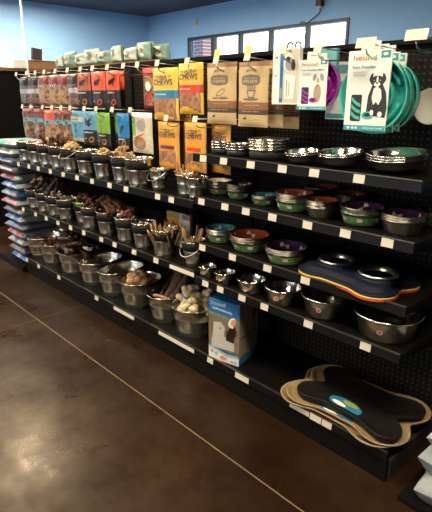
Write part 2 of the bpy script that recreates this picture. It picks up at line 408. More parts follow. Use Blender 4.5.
# ------------------------------------------------------------------ gondola
GX = [-4.17, -3.02, -1.865, -.70]; YB = 2.05; GT = 1.70
g = thing('gondola_shelving', 'long black pegboard gondola carrying all the shelves', 'shelving', (-2.435, YB, 0))
ox = -2.435
for a, b in zip(GX, GX[1:]):
    MB().box(a-ox+.012, b-ox-.012, 0, .03, .1, GT-.02).build('pegboard_panel', PEG, g)
for x in GX:
    MB().box(x-ox-.015, x-ox+.015, -.012, .1, 0, GT).build('upright', BLACKM, g)
MB().box(GX[0]-ox-.015, GX[-1]-ox+.015, -.015, .12, GT, GT+.02).build('top_cap', BLACKM, g)
MB().box(GX[0]-ox, GX[-1]-ox, .035, .09, .05, GT).build('rear_panel', BLACKM, g)
MB().box(GX[0]-ox, GX[-1]-ox, -.44, -.42, 0, .1).build('kick_plate', BLACKM, g)
for x in (GX[0], GX[-1]):
    s_ = -1 if x == GX[0] else 1
    MB().box(x-ox-.008, x-ox+.008, -.42, -.02, 0, .1).build('end_plate', mat('smoked_end_plate', (.035, .032, .03), .25), g)

def shelf(name, label, x0, x1, zc, tags, depth=.45, left=False, grp=None):
    """zc = height of the middle of the price rail; the deck top is 12 mm higher"""
    cx = (x0+x1)/2; t = thing(name, label, 'shelf', (cx, YB-.01, zc-.012), 0, grp)
    L = (x1-x0)/2-.003
    MB().box(-L, L, -depth+.022, -.005, 0, .024).build('deck', DECK, t)
    M = Matrix.Rotation(-.12, 4, 'X')
    r = MB(); r.box(-L, L, -.003, .003, -.019, .019, 0, Matrix.Translation((0, -depth+.016, .012)) @ M)
    r.box(-L, L, -.006, .006, .0175, .0215, 1, Matrix.Translation((0, -depth+.016, .012)) @ M)  # paler metal strip paints in the light caught by the shelf edge
    rail = r.build('price_rail', [mat('rail_black', (.006, .0052, .0047), .35, spec=.15), mat('rail_lip_highlight', (.12, .11, .09), .35, .8)], t)
    if zc > .3:
        for sx in (-1, 1):
            m = MB(); poly = [(-.02, .0), (-depth+.06, -.0), (-depth+.06, -.012), (-.02, -.07)]
            vs = [(sx*(L-.01)+d, p[0], p[1]) for d in (-.0015, .0015) for p in poly]
            m.add(vs, [(0, 1, 2, 3), (7, 6, 5, 4), (0, 4, 5, 1), (1, 5, 6, 2), (2, 6, 7, 3), (3, 7, 4, 0)]); m.build('bracket', BLACKM, t)
    for a in tags:
        px, wd = a if isinstance(a, tuple) else (a, .046)
        th = .0155 if wd < .1 else .0115
        if not (x0-.001 <= px <= x1+.001): continue
        MB().box(px-cx-wd/2, px-cx+wd/2, -.0048, -.0036, -th, th, 0, Matrix.Translation((0, -depth+.016, .012)) @ M).build('price_tag', TAG, rail)
    return t
ZS1, ZL2, ZR2, ZL3, ZR3, ZR4, ZB = 1.214, .973, 1.0, .590, .760, .567, .127
LT2 = [-4.05, -3.85, -3.68, -3.475, -3.272, -3.072, -2.872, -2.66, -2.477, -2.164, -2.043]
LT3 = [-4.07, -3.826, -3.634, -3.435, -3.236, -3.044, -2.811, -2.647, -2.426, -2.204, (-1.97, .21)]
LTB = [-4.13, -3.89, -3.52, -2.94, (-2.59, .24), (-2.04, .33)]
for i, (a, b) in enumerate(((GX[0], GX[1]), (GX[1], GX[2]))):
    wd = ('far left', 'middle')[i]
    shelf('gondola_shelf', f'black shelf of {wd} section holding the upper row of small buckets', a, b, ZL2, LT2)
    shelf('gondola_shelf', f'black shelf of {wd} section holding the lower row of small buckets', a, b, ZL3, LT3)
    shelf('base_shelf', f'black base shelf of {wd} section holding the big tubs', a, b, ZB, LTB)
a, b = GX[2], GX[3]
shelf('gondola_shelf', 'top black shelf of right section holding plain steel bowls', a, b, ZS1, [-1.784, -1.643, -1.472, -1.294, -1.134, -.936])
shelf('gondola_shelf', 'second black shelf of right section holding green labelled bowls', a, b, ZR2, [-1.801, -1.632, -1.496, -1.338, -1.151, -.973, -.80])
shelf('gondola_shelf', 'third black shelf of right section holding the navy double feeder', a, b, ZR3, [-1.797, -1.578, -1.356, -1.145])
shelf('gondola_shelf', 'fourth black shelf of right section holding six deep steel bowls', a, b, ZR4, [-1.776, -1.663, -1.511, -1.366, -1.116, -.842])
shelf('base_shelf', 'black base shelf of right section holding bone shaped trays', a, b, ZB, [-1.74, (-1.501, .095), (-1.135, .11), (-1.045, .06), (-.985, .05)])
T1, TL2, TR2, TL3, TR3, TR4, TB = [z+.012 for z in (ZS1, ZL2, ZR2, ZL3, ZR3, ZR4, ZB)]

# ------------------------------------------------------------------ hooks with tags
def hook(x, z, lab, ytip=1.68, yellow=False, big=False):
    t = thing('peg_hook', lab, 'hook', (x, YB, z))
    L = YB-ytip
    MB().tube([(0, 0, -.045), (0, -.01, -.045), (0, -.02, -.04), (0, -L*.9, -.045), (0, -L*.97, -.035), (0, -L+.003, -.02)], .003, 6).build('prong', WIRE, t)
    arm = MB().tube([(0, 0, -.012), (0, -L*.5, -.008), (0, -L+.004, .0)], .0024, 6).build('tag_arm', WIRE, t)
    w_, h_ = (.075, .034) if big else (.036, .03)
    m = Matrix.Translation((0, -L, 0)) @ Matrix.Rotation(-.25, 4, 'X')
    MB().box(-w_/2, w_/2, -.001, .001, -h_/2, h_/2, 0, m).build('price_tag', TAG, arm)
    if yellow: MB().box(-w_/2, w_/2, -.001, .001, h_/2+.001, h_/2+.033, 0, m).build('yellow_tag', TAGY, arm)['label'] = 'yellow sale tag'
    return t
UP = [-4.074, -3.885, -3.729, -3.58, -3.406, -3.229, -3.054, -2.901, -2.727, -2.553, -2.414, -2.231, -1.985]
DESCU = ['at the far left end', 'second from the far left end', 'third from the far left end', 'above the first maroon pouch', 'above the maroon and clear pouch', 'above the dark chew pouch', 'above the rust topped pouch', 'above the first red topped pouch', 'above the second red topped pouch', 'empty, left of the bare pegboard', 'empty, over the bare pegboard', 'above the yellow and blue chew bag', 'above the yellow and red chew bag']
for x, d in zip(UP, DESCU): hook(x, 1.668, 'wire peg hook with white tag in upper row, '+d)
hook(-1.777, 1.661, 'wire peg hook with yellow tag above the left kraft bag', yellow=True)
hook(-1.579, 1.664, 'wire peg hook with yellow tag above the right kraft bag', yellow=True)
hook(-1.379, 1.682, 'wire peg hook with white tag above the white grooming carton')
hook(-1.207, 1.680, 'wire peg hook with white tag above the purple feeder')
hook(-.967, 1.675, 'wire hook with large white tag above the teal feeders', 1.62, big=True)
hook(-.79, 1.686, 'wire hook with large white tag at the right edge', 1.62, big=True)
LO = [-4.029, -3.876, -3.666, -3.507, -3.37, -3.237, -3.043, -2.892, -2.702, -2.507]
DL = ['at the far left end', 'second from the left end', 'above the bright red clear pouch', 'fourth from the left end', 'fifth from the left end', 'above the blue and cream pouch', 'above the blue and black pouch', 'above the green and black pouch', 'above the vivid blue pouch', 'above the green and white pouch']
for x, d in zip(LO, DL): hook(x, 1.425, 'wire peg hook with white tag in lower row, '+d)
hook(-2.168, 1.39, 'wire peg hook above the amber chew bag with purple label')
hook(-1.931, 1.392, 'wire peg hook above the amber chew bag with red label')

# ------------------------------------------------------------------ hanging pouches
def chews_bag(kind, w=.17, h=.27, t=.035, seed=0):
    # mats: 0 film 1 band 2 window 3 ink 4 leaf 5 meat 6 light
    film, band = {'blue': (YEL, BLUEP), 'red': (YEL, REDP), 'purple': (YELD, PLUM), 'ared': (YELD, REDP), 'plain': (YELD, KBR)}[kind]
    big = kind in ('blue', 'red')
    def reg(u, v):
        edge = u < .06 or u > .94
        if big:
            if .40 < v-.02*math.sin(3*u) < .56: return 1
            if .1+.05*math.sin(5*u) < v <= .42 and not edge: return 2
        else:
            if .42 < v < .50 and .18 < u < .85: return 1
            if .1+.06*math.sin(4*u) < v <= .40 and .08 < u < .9: return 2
        return 0
    p = Pouch(w, h, t, reg, [film, band, JERK, NAVY, GREENL, TANCH, WHITE], .0016, seed=seed)
    p.text('TRUE', .5, .835, .34, .05, 3, arc=.015); p.text('CHEWS', .5, .745, .76, .11, 3, arc=.02)
    p.text('PREMIUM JERKY', .5, .672, .46, .018, 1)
    for s_ in (-1, 1): p.deca(ellipse(.5+s_*.25, .835, .055, .018, 10, s_*.5), 4); p.deca(ellipse(.5+s_*.29, .85, .03, .014, 8, -s_*.4), 4, 2)
    if big:
        p.text('CHICKEN' if kind == 'blue' else 'DUCK', .38, .50, .5, .03, 6)
        p.deca([(.6, .12), (.9, .1), (.93, .3), (.86, .44), (.7, .36), (.58, .22)], 5, 1)
        p.deca([(.66, .2), (.8, .16), (.88, .3), (.8, .36)], 2, 2)
    else:
        p.deca(ellipse(.68, .36, .19, .055, 14, .3), 5, 1); p.deca(ellipse(.4, .2, .2, .03, 12, .5), 5, 2)
    p.hole(3)
    return p
def put(o, lab, cat='treat bag', grp=None): return prop(o, lab, cat, grp)
put(chews_bag('blue', .24, .272, .04, 1).hang('treat_bag', (-2.245, 1.745, 1.375), -.05), 'yellow chew bag with blue band, left of the two large ones')
put(chews_bag('red', .192, .25, .04, 2).hang('treat_bag', (-2.02, 1.735, 1.412), .0), 'yellow chew bag with red band, beside the left kraft bag')
put(chews_bag('blue', .165, .265, .02, 3).hang('treat_bag', (-2.18, 1.80, 1.37), 0), 'yellow chew bag half hidden behind the blue banded yellow bag')
put(chews_bag('purple', .19, .26, .03, 4).hang('treat_bag', (-2.25, 1.76, 1.105), .02), 'amber chew bag with purple label in the lower row')
put(chews_bag('plain', .16, .25, .02, 5).hang('treat_bag', (-2.16, 1.86, 1.105), 0), 'amber chew bag peeping out behind the purple labelled one')
put(chews_bag('ared', .175, .26, .03, 6).hang('treat_bag', (-2.015, 1.755, 1.11), 0), 'amber chew bag with red label above the stick buckets')
put(chews_bag('plain', .16, .25, .03, 7).hang('treat_bag', (-1.875, 1.81, 1.112), -.1), 'amber chew bag partly hidden by steel bowls at its right')

def dark_red_bag():
    def reg(u, v):
        if v > .84: return 1
        return 2 if .08 < v < .8 and .1 < u < .9 else 0
    p = Pouch(.13, .23, .025, reg, [MAROON, REDP, CLEARB, WHITE], .002, seed=3)
    p.deca(ellipse(.45, .55, .2, .12, 14), 3, 1); p.deca(ellipse(.5, .3, .3, .08, 14, .4), 1, 2)
    return p
put(dark_red_bag().hang('treat_bag', (-2.49, 1.82, 1.43), .05), 'small dark red pouch left of the blue banded yellow bag')

def kraft_bag(kind, seed=0, w=.19, h=.285):
    def reg(u, v):
        if v > .93: return 1
        if .285 < v < .375: return 1
        if .2 < v <= .285: return 2
        return 0
    p = Pouch(w, h, .035, reg, [KRAFT, KBR, KDK, INK, TANCH, BADGE], .0012, seed=seed)
    p.text('ALDON', .5, .88, .34, .05, 2, arc=.03)
    hexa = [(.2, .68), (.25, .65), (.5, .63), (.75, .65), (.8, .68), (.8, .76), (.75, .79), (.5, .81), (.25, .79), (.2, .76)]
    p.deca(hexa, 5, 1); p.text('SWEET POTATO', .5, .745, .42, .022, 0, 4); p.text('CHEWIES' if kind == 'a' else 'FRIES', .5, .70, .46, .045, 0, 4)
    if kind == 'a':
        p.deca(ellipse(.55, .52, .16, .045, 14, .3), 1, 1); p.deca(ellipse(.56, .52, .13, .03, 14, .3), 0, 2)
        p.deca(ellipse(.64, .43, .17, .02, 12), 5, 1); p.deca(ellipse(.36, .43, .12, .015, 12), 5, 1)
    else:
        p.deca([(.42, .45), (.62, .45), (.68, .57), (.36, .57)], 5, 1); p.deca([(.45, .47), (.59, .47), (.63, .55), (.41, .55)], 0, 2)
        for k in range(6): p.deca([(.4+.045*k, .57), (.425+.045*k, .57), (.42+.055*k, .64-.01*(k % 2)), (.39+.055*k, .63)], 5, 2)
        p.deca(ellipse(.5, .43, .28, .022, 14), 5, 1)
    p.text('SLOW ROASTED', .55, .34, .5, .018, 0, 3); p.text('GRAIN FREE TREATS', .5, .243, .6, .018, 0, 3)
    p.deca(ellipse(.13, .37, .05, .04, 12), 1, 3); p.deca(ellipse(.3, .13, .055, .014, 10), 3, 1); p.deca(ellipse(.345, .15, .022, .013, 8), 3, 2)
    p.text('NET WT', .72, .12, .16, .015, 5)
    return p
put(kraft_bag('a', 1, .2).hang('treat_bag', (-1.805, 1.745, 1.37), .03), 'tan kraft paper treat bag, left of the two in front')
put(kraft_bag('b', 2, .19).hang('treat_bag', (-1.597, 1.745, 1.365), -.02), 'tan kraft paper treat bag with drawn cup of fries, right of the front two')
put(kraft_bag('b', 3, .18).hang('treat_bag', (-1.55, 1.80, 1.367), 0), 'kraft treat bag directly behind the right front kraft bag', grp=None)
put(kraft_bag('a', 4, .18).hang('treat_bag', (-1.535, 1.90, 1.355), -.03), 'hindmost kraft treat bag, under the white grooming carton')

# red / black printed pouches
def animal(p, mi, cx, cy, s=1., flip=1):
    p.deca(ellipse(cx, cy, .17*s, .055*s, 14, .15*flip), mi, 1); p.deca(ellipse(cx+flip*.17*s, cy+.05*s, .07*s, .035*s, 10), mi, 2)
    for d in (-.12, -.05, .07, .13): p.deca([(cx+d*s, cy-.02), (cx+(d+.035)*s, cy-.02), (cx+(d+.03)*s, cy-.09*s), (cx+(d+.0)*s, cy-.09*s)], mi, 1)
def squirrel(p, mi, cx, cy):
    p.deca(ellipse(cx, cy, .12, .1, 14, -.3), mi, 1); p.deca(ellipse(cx+.1, cy+.1, .08, .045, 12), mi, 2); p.deca(ellipse(cx-.16, cy+.04, .07, .12, 12, -.4), mi, 1); p.deca(ellipse(cx+.14, cy-.02, .08, .025, 8), mi, 2)
def two_tone(top, split, w, h, word, pic, seed):
    p = Pouch(w, h, .03, lambda u, v: 1 if v > split else 0, [BLKF, top, WHITE, DCHEW, JERKL, REDP, CLEARB], .002, seed=seed)
    if word: p.text(word, .5, split-.07, .56, .05, 2)
    if pic == 'bull': animal(p, 0, .5, split+.22, 1.2)
    elif pic == 'squirrel': squirrel(p, 3, .5, split+.2)
    elif pic == 'bird': p.deca(ellipse(.5, split+.2, .16, .09, 12, .6), 3, 1); p.deca(ellipse(.62, split+.28, .06, .04, 10), 3, 2)
    elif pic == 'bone': p.deca(ellipse(.45, split+.2, .07, .15, 12, .1), 6, 1); p.deca(ellipse(.42, split+.05, .09, .04, 12), 6, 2); p.deca(ellipse(.5, split+.34, .09, .035, 12), 6, 2)
    p.deca(ellipse(.62, .18, .18, .085, 16, .2), 4 if top not in (REDO,) else 5, 1); p.deca(ellipse(.62, .18, .11, .05, 14, .2), 0, 2); p.deca(ellipse(.24, .2, .1, .03, 10), 6, 1)
    return p
for x, top, lab, w, sd, y in [(-3.14, RUST, 'pouch with rust red top and black bottom, left of the red ones', .2, 1, 1.745),
                      (-2.945, REDO, 'first pouch with bright red top and black bottom, beside the rust one', .19, 2, 1.745),
                      (-2.775, REDO, 'rightmost pouch with bright red top and black bottom, by bare pegboard', .15, 3, 1.745)]:
    put(two_tone(top, .5, w, .225, 'JERKY', 'bull', sd).hang('treat_bag', (x, y, 1.425), rnd.uniform(-.08, .08)), lab)
put(two_tone(REDO, .5, .15, .22, None, None, 7).hang('treat_bag', (-2.85, 1.83, 1.43), 0), 'red topped pouch hidden between the two front red topped ones')
put(two_tone(BLUEF, .45, .2, .225, 'JERKY', 'squirrel', 4).hang('treat_bag', (-3.09, 1.745, 1.18), .02), 'pouch with pale blue top, brown animal picture and black bottom')
put(two_tone(GREENF, .42, .165, .225, 'JERKY', 'bone', 5).hang('treat_bag', (-2.92, 1.745, 1.175), 0), 'pouch with lime green top and black bottom, in front')
put(two_tone(GREENF, .42, .13, .215, None, None, 6).hang('treat_bag', (-2.80, 1.80, 1.18), 0), 'green and black pouch behind and right of the lime one')
put(two_tone(BLUEV, .36, .14, .225, 'JERKY', 'bird', 8).hang('treat_bag', (-2.685, 1.745, 1.178), -.03), 'pouch with vivid blue top and black bottom')
def cream_blue():
    def reg(u, v): return 1 if .66 < v < .8 else (1 if v < .12 else 0)
    p = Pouch(.16, .21, .03, reg, [BLUEF, CREAMF, NAVY], .002, seed=9)
    p.text('CHEWS', .5, .73, .5, .05, 2); p.deca([(.4, .3), (.6, .3), (.52, .45), (.62, .58), (.38, .58), (.48, .45)], 2, 1)
    return p
put(cream_blue().hang('treat_bag', (-3.27, 1.745, 1.195), .03), 'pale blue pouch with cream band in the lower row')
def green_white():
    def reg(u, v):
        if v > .9: return 3
        if u < .28 and v > .42: return 1
        return 0
    p = Pouch(.215, .235, .03, reg, [CREAMF, GREENF, SKIN, WHITE, JERK, REDP, GREYP, PLUM], .002, seed=10)
    p.deca(ellipse(.55, .68, .22, .14, 16), 6, 1); p.deca(ellipse(.62, .78, .13, .07, 12), 2, 2); p.deca(ellipse(.45, .25, .32, .16, 18), 4, 2); p.deca(ellipse(.45, .43, .26, .02, 12, .25), 5, 3)
    for k in range(4): p.deca(ellipse(.35+.08*k, .24, .03, .11, 10, -.3), 2, 3)
    p.deca([(.08, .74), (.24, .74), (.24, .79), (.08, .79)], 7, 2)
    return p
put(green_white().hang('treat_bag', (-2.485, 1.745, 1.175), -.02), 'green and white pouch showing brown chew strips in the lower row')
put(Pouch(.1, .07, .01, lambda u, v: 0 if v > .4 else 1, [WHITE, REDP], seed=2).hang('hang_card', (-2.40, 1.86, 1.36), 0), 'small white card with red edge behind the green and white pouch', 'card')
def clear_bag(kind, w, h, seed):
    bot, topm, band = {'dark': (CLEARD, BLKF, SILV), 'maroon': (CLEARB, MAROON, WHITE), 'brown': (CLEARB, MAROON, MAROON), 'aqua': (CLEARD, MAROON, AQUA), 'red': (CLEARB, REDO, AQUA)}[kind]
    def reg(u, v):
        if kind in ('aqua', 'red'):
            if .56 < v+.02*math.sin(6*u) < .68: return 2
            if kind == 'red': return 1 if v > .68 or v < .12 or (u > .85 and v > .5) else 0
            return 1 if v > .8 or v < .08 else 0
        if v > .7: return 1
        if kind == 'dark' and .42 < v < .56: return 2
        return 0
    p = Pouch(w*1.08, h, .05, reg, [bot, topm, band, WHITE, INK, TANCH], .003, seed=seed)
    if kind == 'maroon':
        for k in range(4): p.deca([(.2+.17*k, .62), (.24+.17*k, .62), (.36+.17*k, .72), (.32+.17*k, .72)], 3, 1)
    if kind in ('aqua', 'red'): animal(p, 4, .5, .62, .6); p.deca(ellipse(.4, .3, .3, .08, 14, .3), 5, 1); p.deca(ellipse(.6, .4, .2, .05, 14, -.4), 5, 1)
    if kind in ('maroon', 'brown'): p.deca(ellipse(.4, .4, .32, .1, 14, .2), 5, 1); p.deca(ellipse(.6, .2, .28, .08, 14, -.3), 5, 1)
    return p
for i, (x, k, w, lab) in enumerate([(-4.08, 'dark', .19, 'dark clear pouch of chews at the far left of the upper row'),
    (-3.90, 'dark', .17, 'dark clear pouch of chews second from the far left, upper row'),
    (-3.73, 'maroon', .18, 'clear pouch with maroon top and white slashes, third in the upper row'),
    (-3.56, 'maroon', .18, 'clear pouch with maroon top and white slashes, fourth in the upper row'),
    (-3.41, 'brown', .16, 'plain maroon topped clear pouch, fifth in the upper row'),
    (-3.275, 'dark', .14, 'dark clear pouch just left of the rust topped one')]):
    put(clear_bag(k, w, .215, i).hang('treat_bag', (x, 1.745, 1.432), rnd.uniform(-.1, .1)), lab)
for i, (x, k, w, lab) in enumerate([(-4.08, 'aqua', .18, 'clear pouch with aqua band at the far left of the lower row'),
    (-3.89, 'aqua', .18, 'clear pouch with aqua band left of the bright red clear one'),
    (-3.695, 'red', .2, 'bright red clear pouch with aqua band in the lower row'),
    (-3.52, 'aqua', .16, 'clear pouch with aqua band right of the bright red clear one'),
    (-3.39, 'aqua', .14, 'clear pouch with aqua band beside the pale blue cream pouch')]):
    put(clear_bag(k, w, .24, i+9).hang('treat_bag', (x, 1.745, 1.165 if k == 'red' else 1.172), rnd.uniform(-.1, .1)), lab)

# mint bags on the gondola top, with the ledge they stand on
prop(MB().box(-.72, .72, -.035, .09, 0, .008).build('top_ledge', mat('amber_ledge', (.28, .15, .03), .5), None, (-3.42, 2.08, GT+.02)), 'thin amber ledge board on top of the left gondola sections', 'ledge')
MSP = [('pale', MINTW, MINT), ('green', MINT, MINTW)]
for i in range(16):
    x = -4.06+.086*i; m1, m2 = MSP[(i*5//3) % 2][1:]
    def reg(u, v, i=i): return 1 if (.3 < u < .7 and .25 < v < .8) or v < .1 else 0
    p = Pouch(.17, .085+.012*((i*7) % 4), .06, reg, [m1, m2, JERK, WHITE, KBR], .006, 12, 12, seed=i, back=0)
    p.deca(ellipse(.55, .5, .15, .14, 12), 2 if i % 3 else 4, 1); p.deca(ellipse(.3, .6, .1, .1, 10), 3, 1)
    if i % 4 == 1: p.deca([(.7, .2), (.9, .2), (.9, .8), (.7, .8)], 2, 1)
    put(p.hang('treat_bag', (x, 2.06+.065*(i % 2), GT+.03), rnd.uniform(-.3, .2)), 'mint green treat bag slumped in the crowded row along the amber ledge', grp='mint green bags on the amber ledge')
# ------------------------------------------------------------------ flat cartons and slow feeders
def card(w, h, t, mats, reg=None):
    """a flat printed card: front on -Y, base centre origin"""
    p = Pouch(w, h, t, reg or (lambda u, v: 0), mats, 0, 16, 24)
    p.f = lambda u, v: t/2
    p.pt = lambda u, v, side, off=0.: ((u-.5)*w, side*(t/2+off), v*h)
    m = MB(); m.box(-w/2, w/2, -t/2, t/2, 0, h); p.mb = m
    return p
def rect(p, u0, u1, v0, v1, mi, layer=1): p.deca([(u0, v0), (u1, v0), (u1, v1), (u0, v1)], mi, layer); return p
c = card(.135, .225, .025, [WHITE, BLUEV, GREYP, INK, mat('cream_print', (.62, .56, .42), .5), AQUA])
rect(c, .29, .42, .03, .9, 1); rect(c, .42, .98, .03, .97, 4, 1)
c.deca(ellipse(.62, .74, .2, .17, 18), 0, 2); c.deca(ellipse(.66, .72, .16, .12, 16), 2, 3); c.deca(ellipse(.6, .8, .08, .05, 12), 3, 4); c.deca(ellipse(.8, .7, .08, .1, 12), 3, 4)
c.deca([(.5, .1), (.85, .1), (.9, .5), (.5, .55)], 0, 3); rect(c, .56, .6, .14, .45, 2, 4); rect(c, .66, .69, .16, .4, 2, 4); c.deca(ellipse(.36, .2, .05, .1, 12), 2, 4)
c.text('3', .14, .84, .14, .04, 3); c.text('kit', .14, .52, .1, .03, 3)
ct = thing('grooming_carton', 'white grooming tool carton with blue stripe, left of the purple feeder', 'carton', (-1.405, 1.745, 1.468), .05)
c.mb.build('carton', c.mats, ct)
r_ = MB()
for s_ in (-.02, .02): r_.tube([(.03+s_+.014*math.cos(a), .0, .232+.014*math.sin(a)) for a in [2*PI*k/14 for k in range(14)]], .0035, 6, closed=True)
r_.build('tool_handle', mat('navy_handle', (.02, .04, .12), .4), ct)
c = card(.12, .2, .02, [AQUA, WHITE, GREYP, TEALP]); rect(c, .1, .6, .5, .92, 1); c.deca(ellipse(.35, .75, .2, .12, 14), 2, 2)
prop(c.mb.build('pet_product_card', c.mats, None, (-1.30, 1.87, 1.49), 0), 'pale blue product card standing behind the purple feeder', 'carton')
c = card(.16, .235, .03, [WHITE, TEALP, SKIN, INK, AQUA]); rect(c, .02, .98, .02, .1, 1); rect(c, .02, .98, .8, .95, 4); c.deca(ellipse(.6, .45, .16, .2, 14), 2, 2); c.deca(ellipse(.55, .6, .12, .09, 12), 3, 3)
prop(c.mb.build('pet_product_card', c.mats, None, (-1.235, 1.93, 1.405), 0), 'white and teal product card between the purple and teal feeders', 'carton')

RX = Matrix.Rotation(PI/2, 4, 'X')   # local z -> -Y
def feeder_bowl(R, dpt, m):
    b = MB()
    prof = [(R*.2, 0), (R*.86, 0), (R*.93, dpt*.15), (R*.985, dpt*.8), (R, dpt*.96), (R*.985, dpt), (R*.955, dpt*.97), (R*.90, dpt*.3), (R*.84, dpt*.14), (R*.2, dpt*.12)]
    b.lathe(prof, 48, 0, RX, cap0=True, cap1=True)
    for rr, a0, a1 in ((.72, 20, 170), (.72, 200, 345), (.48, 60, 250), (.48, 280, 400), (.24, 0, 300)):
        pts = [(R*rr*math.cos(math.radians(a)), R*rr*math.sin(math.radians(a)), dpt*.42) for a in [a0+(a1-a0)*k/16 for k in range(17)]]
        b.tube(pts, R*.055, 8, 0, RX)
        for q in pts: pass
        ring = [(p[0], p[1]) for p in pts]
        # ridge wall down to the dish
        vs = []; fs = []
        for k, (x, y) in enumerate(ring):
            for s_ in (-1, 1):
                rr2 = (R*rr+s_*R*.05)/(R*rr); vs += [(x*rr2, y*rr2, dpt*.1), (x*rr2, y*rr2, dpt*.45)]
        for k in range(len(ring)-1):
            a = k*4; fs += [(a, a+4, a+5, a+1), (a+2, a+3, a+7, a+6), (a+1, a+5, a+7, a+3)]
        b.add(vs, fs, 0, True, RX)
    return b
def feeder_card(w, h, plastic, title, dog, ht):
    p = card(w, h, .006, [WHITE, TEALP, plastic, INK, GREYP, mat('red_letter', (.7, .05, .04), .5), mat('orange_letter', (.8, .3, .03), .5), mat('green_letter', (.2, .5, .05), .5), SKIN, RUBBER])
    rect(p, 0, 1, 0, .07, 1); rect(p, .76, .97, .9, .985, 1, 1); p.deca(ellipse(.86, .945, .06, .02, 10), 0, 2)
    p.text('outward', .36, .945, .16, .012, 4)
    x = .17
    for ch, mi in zip('hound', (4, 5, 6, 7, 4)):
        p.text(ch, x, .905 if ch not in 'hd' else .912, .095, .045 if ch not in 'hd' else .062, mi); x += .112
    p.text(title, .4 if dog == 'big' else .5, .80, .56 if dog == 'big' else .78, .036, 1)
    for k in range(3): rect(p, .14, .44, .735-.022*k, .742-.022*k, 4)
    p.deca([(a, b) for a, b in rrect(.14, .40, .12, .46, .03, 3)], 9, 1)
    for k in range(3): p.deca([(.16, .20+.09*k), (.27, .15+.09*k), (.38, .14+.08*k), (.38, .18+.08*k), (.28, .19+.09*k), (.16, .25+.09*k)], 2, 2)
    if dog == 'big':
        p.deca([(.52, .24), (.6, .2), (.97, .17), (.99, .3), (.95, .48), (.86, .58), (.62, .58), (.54, .44)], 3, 1)
        p.deca(ellipse(.73, .625, .17, .065, 18), 3, 2); p.deca(ellipse(.585, .67, .06, .03, 10, .9), 3, 3); p.deca(ellipse(.88, .67, .06, .03, 10, -.9), 3, 3)
        p.deca([(.66, .53), (.74, .56), (.83, .52), (.86, .42), (.8, .33), (.74, .37), (.68, .33), (.63, .42)], 0, 3)
        p.deca(ellipse(.73, .585, .075, .028, 12), 0, 4); p.deca(ellipse(.73, .64, .022, .045, 10), 0, 4); p.deca(ellipse(.73, .60, .028, .012, 8), 3, 5)
        for q in (.66, .8): p.deca(ellipse(q, .632, .018, .008, 8), 8, 5)
        p.deca(ellipse(.85, .215, .055, .035, 10), 0, 4); p.deca(ellipse(.66, .235, .045, .035, 10), 0, 4); p.deca(ellipse(.72, .27, .02, .07, 10), 5+4, 4)
    else:
        p.deca(ellipse(.68, .36, .16, .2, 16), 0, 1); p.deca(ellipse(.7, .34, .13, .18, 16), 8, 2); p.deca(ellipse(.7, .58, .12, .06, 14), 0, 3)
        p.deca(ellipse(.59, .65, .08, .055, 12, 1.0), 4, 4); p.deca(ellipse(.84, .65, .08, .055, 12, -1.0), 4, 4); p.deca(ellipse(.71, .59, .035, .05, 10), 8, 4); p.deca(ellipse(.71, .555, .015, .009, 8), 3, 5)
    p.deca(ellipse(.56, .2, .14, .05, 16), 2, 3); p.deca(ellipse(.56, .205, .08, .025, 12), 9, 4)
    p.deca(ellipse(.12, .035, .035, .018, 10), 0, 2); rect(p, .2, .25, .02, .05, 0, 2); p.deca(ellipse(.31, .035, .03, .016, 10), 0, 2); p.text('NON-SLIP BASE', .7, .035, .45, .018, 0, 2)
    # header that folds over the top
    p.mb.box(-w*.22, w*.22, -.002, .002, h, h+ht, 0)
    p.deca(ellipse(.5, 1.0+.5*ht/h, .12, .012, 12), 4, 0)
    return p
def slow_feeder(name, label, x, y, zc, R, dpt, plastic, pname, cw, ch, zcard, dog, rz, dx=0., full=True):
    t = thing(name, label, 'pet bowl', (x, y, zc), rz)
    feeder_bowl(R, dpt, plastic).build('bowl', plastic, t)
    p = feeder_card(cw, ch, plastic, pname, dog, .03)
    p.mb.build('packaging_card', p.mats, t, (dx, -dpt-.006, zcard-zc))
    return t
slow_feeder('slow_feeder_bowl', 'teal maze feeder bowl on printed dog card, front one of the teal bowls', -.982, 1.765, 1.503, .134, .055, TEAL, 'Fun Feeder', .168, .28, 1.378, 'big', .05, dx=-.015)
slow_feeder('slow_feeder_bowl', 'teal maze feeder bowl right behind the front teal one', -1.0, 1.835, 1.50, .138, .055, TEAL, 'Fun Feeder', .168, .28, 1.372, 'big', 0)
slow_feeder('slow_feeder_bowl', 'teal maze feeder bowl hanging hindmost near the pegboard', -1.01, 1.905, 1.497, .138, .055, TEAL, 'Fun Feeder', .168, .28, 1.372, 'big', 0)
slow_feeder('slow_feeder_bowl', 'purple maze feeder bowl on printed card with small dog', -1.262, 1.80, 1.545, .098, .045, PURP, 'Fun Feeder Mini', .135, .195, 1.447, 'small', .08, dx=-.015)
d = MB(); d.lathe([(.0005, 0), (.05, 0), (.066, .012), (.068, .018), (.064, .018), (.048, .004), (.0005, .004)], 32, 0, RX)
prop(d.build('white_dish', mat('pale_grey_plastic', (.5, .49, .45), .4), None, (-.872, 1.985, 1.463)), 'round pale dish hanging on the pegboard at the right edge', 'pet bowl')

